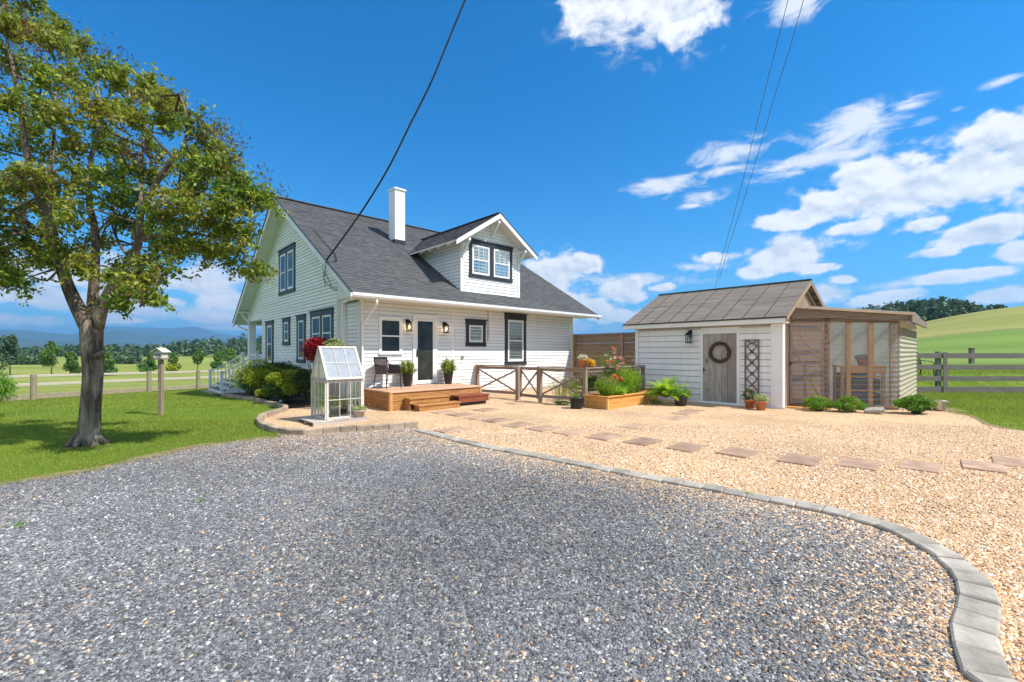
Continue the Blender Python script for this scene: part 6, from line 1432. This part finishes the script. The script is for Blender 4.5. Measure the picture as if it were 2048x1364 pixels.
for lab, cx in (('left one of two thin wires rising from behind the shed', [(1430, 575), (1443, 520), (1478, 390), (1519, 225), (1548, 110), (1576, 0)]), ('right one of two thin wires rising from behind the shed', [(1438, 560), (1455, 500), (1497, 370), (1547, 200), (1580, 95), (1607, 0)])):
    A0 = at(*cx[0], 70); B0 = at(*cx[-1], 11); dd = B0 - A0; pts = []
    for px, py in cx:
        k = (px - CX) / F; t = (k * A0.y - A0.x) / (dd.x - k * dd.y); D = A0.y + dd.y * t; pts.append((A0.x + dd.x * t, D, EYE - (py - HY) * D / F))
    l_, q_ = Vector(pts[-1]), Vector(pts[-2]); pts = spline(pts + [tuple(l_ + (l_ - q_) * 1.5)], 1.0)
    tag(MB().tube([tuple(p) for p in pts], [.004 + .0004 * p[1] for p in pts], 5).build('overhead_wire', M_WIRE), lab, 'wire', 'two overhead wires')

# ------------------------------------------------------------------ the shade tree
tb_ = Vector((-7.04, 7.30, 0)); tree = thing('shade_tree', 'large leaning shade tree with a forked trunk at the left edge of the lawn', 'tree', tb_)
def tp_(px, py, D): return at(px, py, D) - tb_
trunk = [(tp_(176, 900, 7.3), 0.2100), (tp_(176, 885, 7.3), 0.1645), (tp_(179, 850, 7.3), 0.1435), (tp_(182, 800, 7.3), 0.1330), (tp_(186, 750, 7.3), 0.1330), (tp_(184, 700, 7.3), 0.1400), (tp_(183, 665, 7.3), 0.1505), (tp_(184, 640, 7.3), 0.1400)]
LIMBS = [
 [(tp_(178, 660, 7.3), 0.1120), (tp_(158, 620, 7.28), 0.1015), (tp_(135, 570, 7.2), 0.0840), (tp_(112, 500, 7.1), 0.0700), (tp_(98, 440, 7.0), 0.0630), (tp_(72, 380, 6.9), 0.0525), (tp_(52, 300, 6.8), 0.0420), (tp_(40, 210, 6.7), 0.0315), (tp_(20, 110, 6.6), 0.0210), (tp_(0, 20, 6.5), 0.0105)],
 [(tp_(184, 655, 7.3), 0.0910), (tp_(186, 600, 7.35), 0.0770), (tp_(190, 530, 7.4), 0.0630), (tp_(190, 460, 7.5), 0.0525), (tp_(178, 400, 7.6), 0.0455), (tp_(182, 320, 7.7), 0.0350), (tp_(200, 230, 7.8), 0.0245), (tp_(190, 130, 7.9), 0.0126)],
 [(tp_(192, 655, 7.3), 0.1050), (tp_(206, 610, 7.25), 0.0840), (tp_(232, 560, 7.2), 0.0700), (tp_(262, 520, 7.15), 0.0630), (tp_(278, 480, 7.1), 0.0560), (tp_(280, 430, 7.0), 0.0490), (tp_(300, 390, 6.9), 0.0420), (tp_(335, 330, 6.8), 0.0350), (tp_(365, 300, 6.75), 0.0280), (tp_(375, 240, 6.7), 0.0154), (tp_(360, 190, 6.7), 0.0070)],
 [(tp_(278, 480, 7.1), 0.0420), (tp_(320, 470, 7.2), 0.0315), (tp_(380, 465, 7.3), 0.0245), (tp_(440, 480, 7.4), 0.0175), (tp_(490, 505, 7.5), 0.0084)],
 [(tp_(300, 390, 6.9), 0.0315), (tp_(350, 380, 6.8), 0.0245), (tp_(420, 390, 6.8), 0.0196), (tp_(500, 400, 6.85), 0.0126), (tp_(550, 408, 6.9), 0.0056)],
 [(tp_(262, 520, 7.15), 0.0350), (tp_(300, 520, 6.6), 0.0245), (tp_(320, 545, 6.4), 0.0140), (tp_(300, 590, 6.3), 0.0056)],
 [(tp_(112, 500, 7.1), 0.0490), (tp_(60, 450, 6.8), 0.0350), (tp_(10, 420, 6.6), 0.0245), (tp_(-80, 400, 6.4), 0.0140)],
 [(tp_(280, 430, 7.0), 0.0350), (tp_(282, 350, 7.3), 0.0245), (tp_(288, 260, 7.6), 0.0140), (tp_(282, 200, 7.8), 0.0070)],
 [(tp_(98, 440, 7.0), 0.0420), (tp_(100, 350, 7.6), 0.0315), (tp_(110, 240, 8.2), 0.0210), (tp_(110, 120, 8.6), 0.0105)],
 [(tp_(262, 520, 7.15), 0.0280), (tp_(235, 480, 7.6), 0.0210), (tp_(225, 430, 8.1), 0.0140), (tp_(260, 360, 8.4), 0.0070)],
]
MBt = MB()
def taper(m_, limb, n):
    P = spline([tuple(p) + (r,) for p, r in limb], .18); m_.tube([tuple(q[:3]) for q in P], [max(.004, q[3]) for q in P], n)
    return P
allp = []
P = taper(MBt, trunk, 20)
MBt.build('trunk', M_BARK, tree, smooth_=True)
# root flare and burl
m_ = MB()
for k in range(7): a = k * .9 + .3; m_.tube([(.06 * math.cos(a), .06 * math.sin(a), 0.2100), (.17 * math.cos(a), .17 * math.sin(a), 0.0840), (.30 * math.cos(a), .30 * math.sin(a), -.03)], [.07, .06, .03], 8)
m_.build('root_flare', M_BARK, tree, smooth_=True); m_ = MB(); m_.tube([tp_(196, 712, 7.25), tp_(207, 704, 7.2)], [.065, .035], 10); m_.build('branch_stub', M_BARK, tree, smooth_=True)
for L in LIMBS:
    m_ = MB(); P = taper(m_, L, 12); allp.append(P); m_.build('limb', M_BARK, tree, smooth_=True)
allp = np.concatenate(allp)
CR = [(20, 60, 6.6), (60, 60, 7.2), (110, 80, 6.8), (150, 90, 7.6), (30, 130, 7.6), (90, 150, 6.4), (150, 160, 7.0), (200, 140, 7.4), (240, 150, 6.8), (20, 210, 6.6), (80, 220, 7.4), (130, 230, 6.5), (190, 210, 6.6), (240, 215, 7.6),
      (290, 165, 7.2), (310, 200, 6.9), (350, 215, 7.3), (270, 240, 6.6), (330, 245, 7.6), (30, 290, 7.4), (90, 300, 8.2), (150, 290, 7.6), (20, 370, 6.6), (70, 350, 6.2), (120, 370, 6.8), (150, 420, 6.5), (60, 420, 7.4), (110, 400, 8),
      (390, 255, 6.8), (420, 290, 7.2), (400, 320, 6.6), (450, 320, 6.9), (440, 355, 7.3), (480, 360, 6.8), (500, 395, 7.1), (530, 400, 6.9), (480, 410, 6.7), (440, 400, 6.6), (390, 370, 7.0), (360, 400, 6.4), (320, 420, 6.7), (350, 440, 7.3), (400, 440, 6.8), (450, 450, 7.2),
      (480, 470, 6.8), (460, 510, 7.4), (500, 540, 7.5), (420, 500, 6.9), (380, 490, 7.3), (340, 480, 6.6), (300, 470, 7.7), (250, 440, 7.7), (230, 400, 7.3), (270, 395, 7.9), (200, 480, 8.0), (215, 350, 6.7), (250, 340, 7.3), (300, 350, 7.3), (220, 290, 7.2),
      (280, 560, 6.5), (250, 595, 6.6), (300, 590, 6.3), (320, 540, 6.5), (270, 520, 7.4), (235, 545, 7.6), (30, 470, 6.8), (-10, 500, 6.7), (60, 500, 7.3), (10, 540, 6.6), (45, 560, 7.2), (-30, 440, 6.6), (-40, 380, 7.0), (-60, 280, 7.0), (-50, 180, 7.2), (-80, 80, 7.2), (0, 10, 7.2), (-60, -20, 6.8), (30, -40, 7.4), (60, 0, 7.8), (-120, 130, 7.0), (-130, 250, 6.8), (-120, 360, 6.8),
      (130, 500, 6.9), (165, 530, 6.7), (95, 525, 8.2), (160, 350, 8.5), (60, 260, 8.6), (200, 260, 8.7), (120, 60, 8.4), (300, 290, 8.2), (380, 340, 8.2), (350, 500, 8.3), (420, 420, 8.2), (100, 450, 8.5)]
rgt = np.random.default_rng(11); leaves = []; red = []; tw = MB()
lt = []
for i, (px, py, D) in enumerate(CR):
    c = np.array(tuple(tp_(px, py, D))); far = px < 120 and py < 330
    q = allp[np.argmin(np.linalg.norm(allp[:, :3] - c, axis=1))][:3]; mid = (q + c) / 2 + rgt.normal(size=3) * .12
    tw.tube([q, mid, c], [.022, .014, .006], 5, False)
    r = rgt.uniform(.28, .44); nt = 18
    for k in range(nt):
        d = rgt.normal(size=3); d[2] -= .12; d /= np.linalg.norm(d); e = c + d * r * rgt.uniform(.35, 1.15) * np.array([1.1, 1.1, .85]); s0 = c + (e - c) * .15 + rgt.normal(size=3) * .03
        if rgt.uniform() < .45: tw.tube([s0, (s0 + e) / 2 + rgt.normal(size=3) * .03, e], [.006, .004, .002], 3, False)
        w = rgt.uniform(.2, 1.08, 30); pts = s0 + (e - s0) * w[:, None] + rgt.normal(size=(30, 3)) * .046
        leaves.append(pts)
    if rgt.uniform() < .8 or (px, py) in ((420, 290, 7.2),):
        for k in range(2): cc = c + rgt.normal(size=3) * r * .55 + np.array([0, 0, .12]); red.append(cc + rgt.normal(size=(42, 3)) * .09)
for px, py, D in ((175, 110, 7.0), (60, 110, 6.6), (20, 130, 6.5), (110, 130, 6.6), (230, 110, 7.1), (430, 262, 6.8), (455, 280, 6.9), (410, 250, 6.8), (250, 300, 6.6), (280, 310, 6.6), (60, 365, 6.1), (70, 375, 6.2)):
    c = np.array(tuple(tp_(px, py, D))); red.append(c + rgt.normal(size=(120, 3)) * np.array([.16, .16, .12]))
tw.build('twigs', M_TWIG, tree, fixn=False)
v, f = leaf_arrays(np.concatenate(leaves), .072, .5, None, .5, .5); npobj('crown', v, f, M_LEAF_TREE, tree)
v, f = leaf_arrays(np.concatenate(red), .05, .35, None, .6); npobj('seed_clusters', v, f, M_LEAF_RED, tree)
# ------------------------------------------------------------------ air
mh, th_ = newmat('haze_air')
pv = th_.node('ShaderNodeVolumePrincipled', {'Color': (.27, .60, 1.0, 1), 'Density': 0.00019, 'Anisotropy': .2})
oh = th_.node('ShaderNodeOutputMaterial'); th_.l.new(pv.outputs[0], oh.inputs['Volume'])
tag(MB().box(-11500, 11500, -9000, 8200, -34, 400).build('haze', mh), kind='stuff')
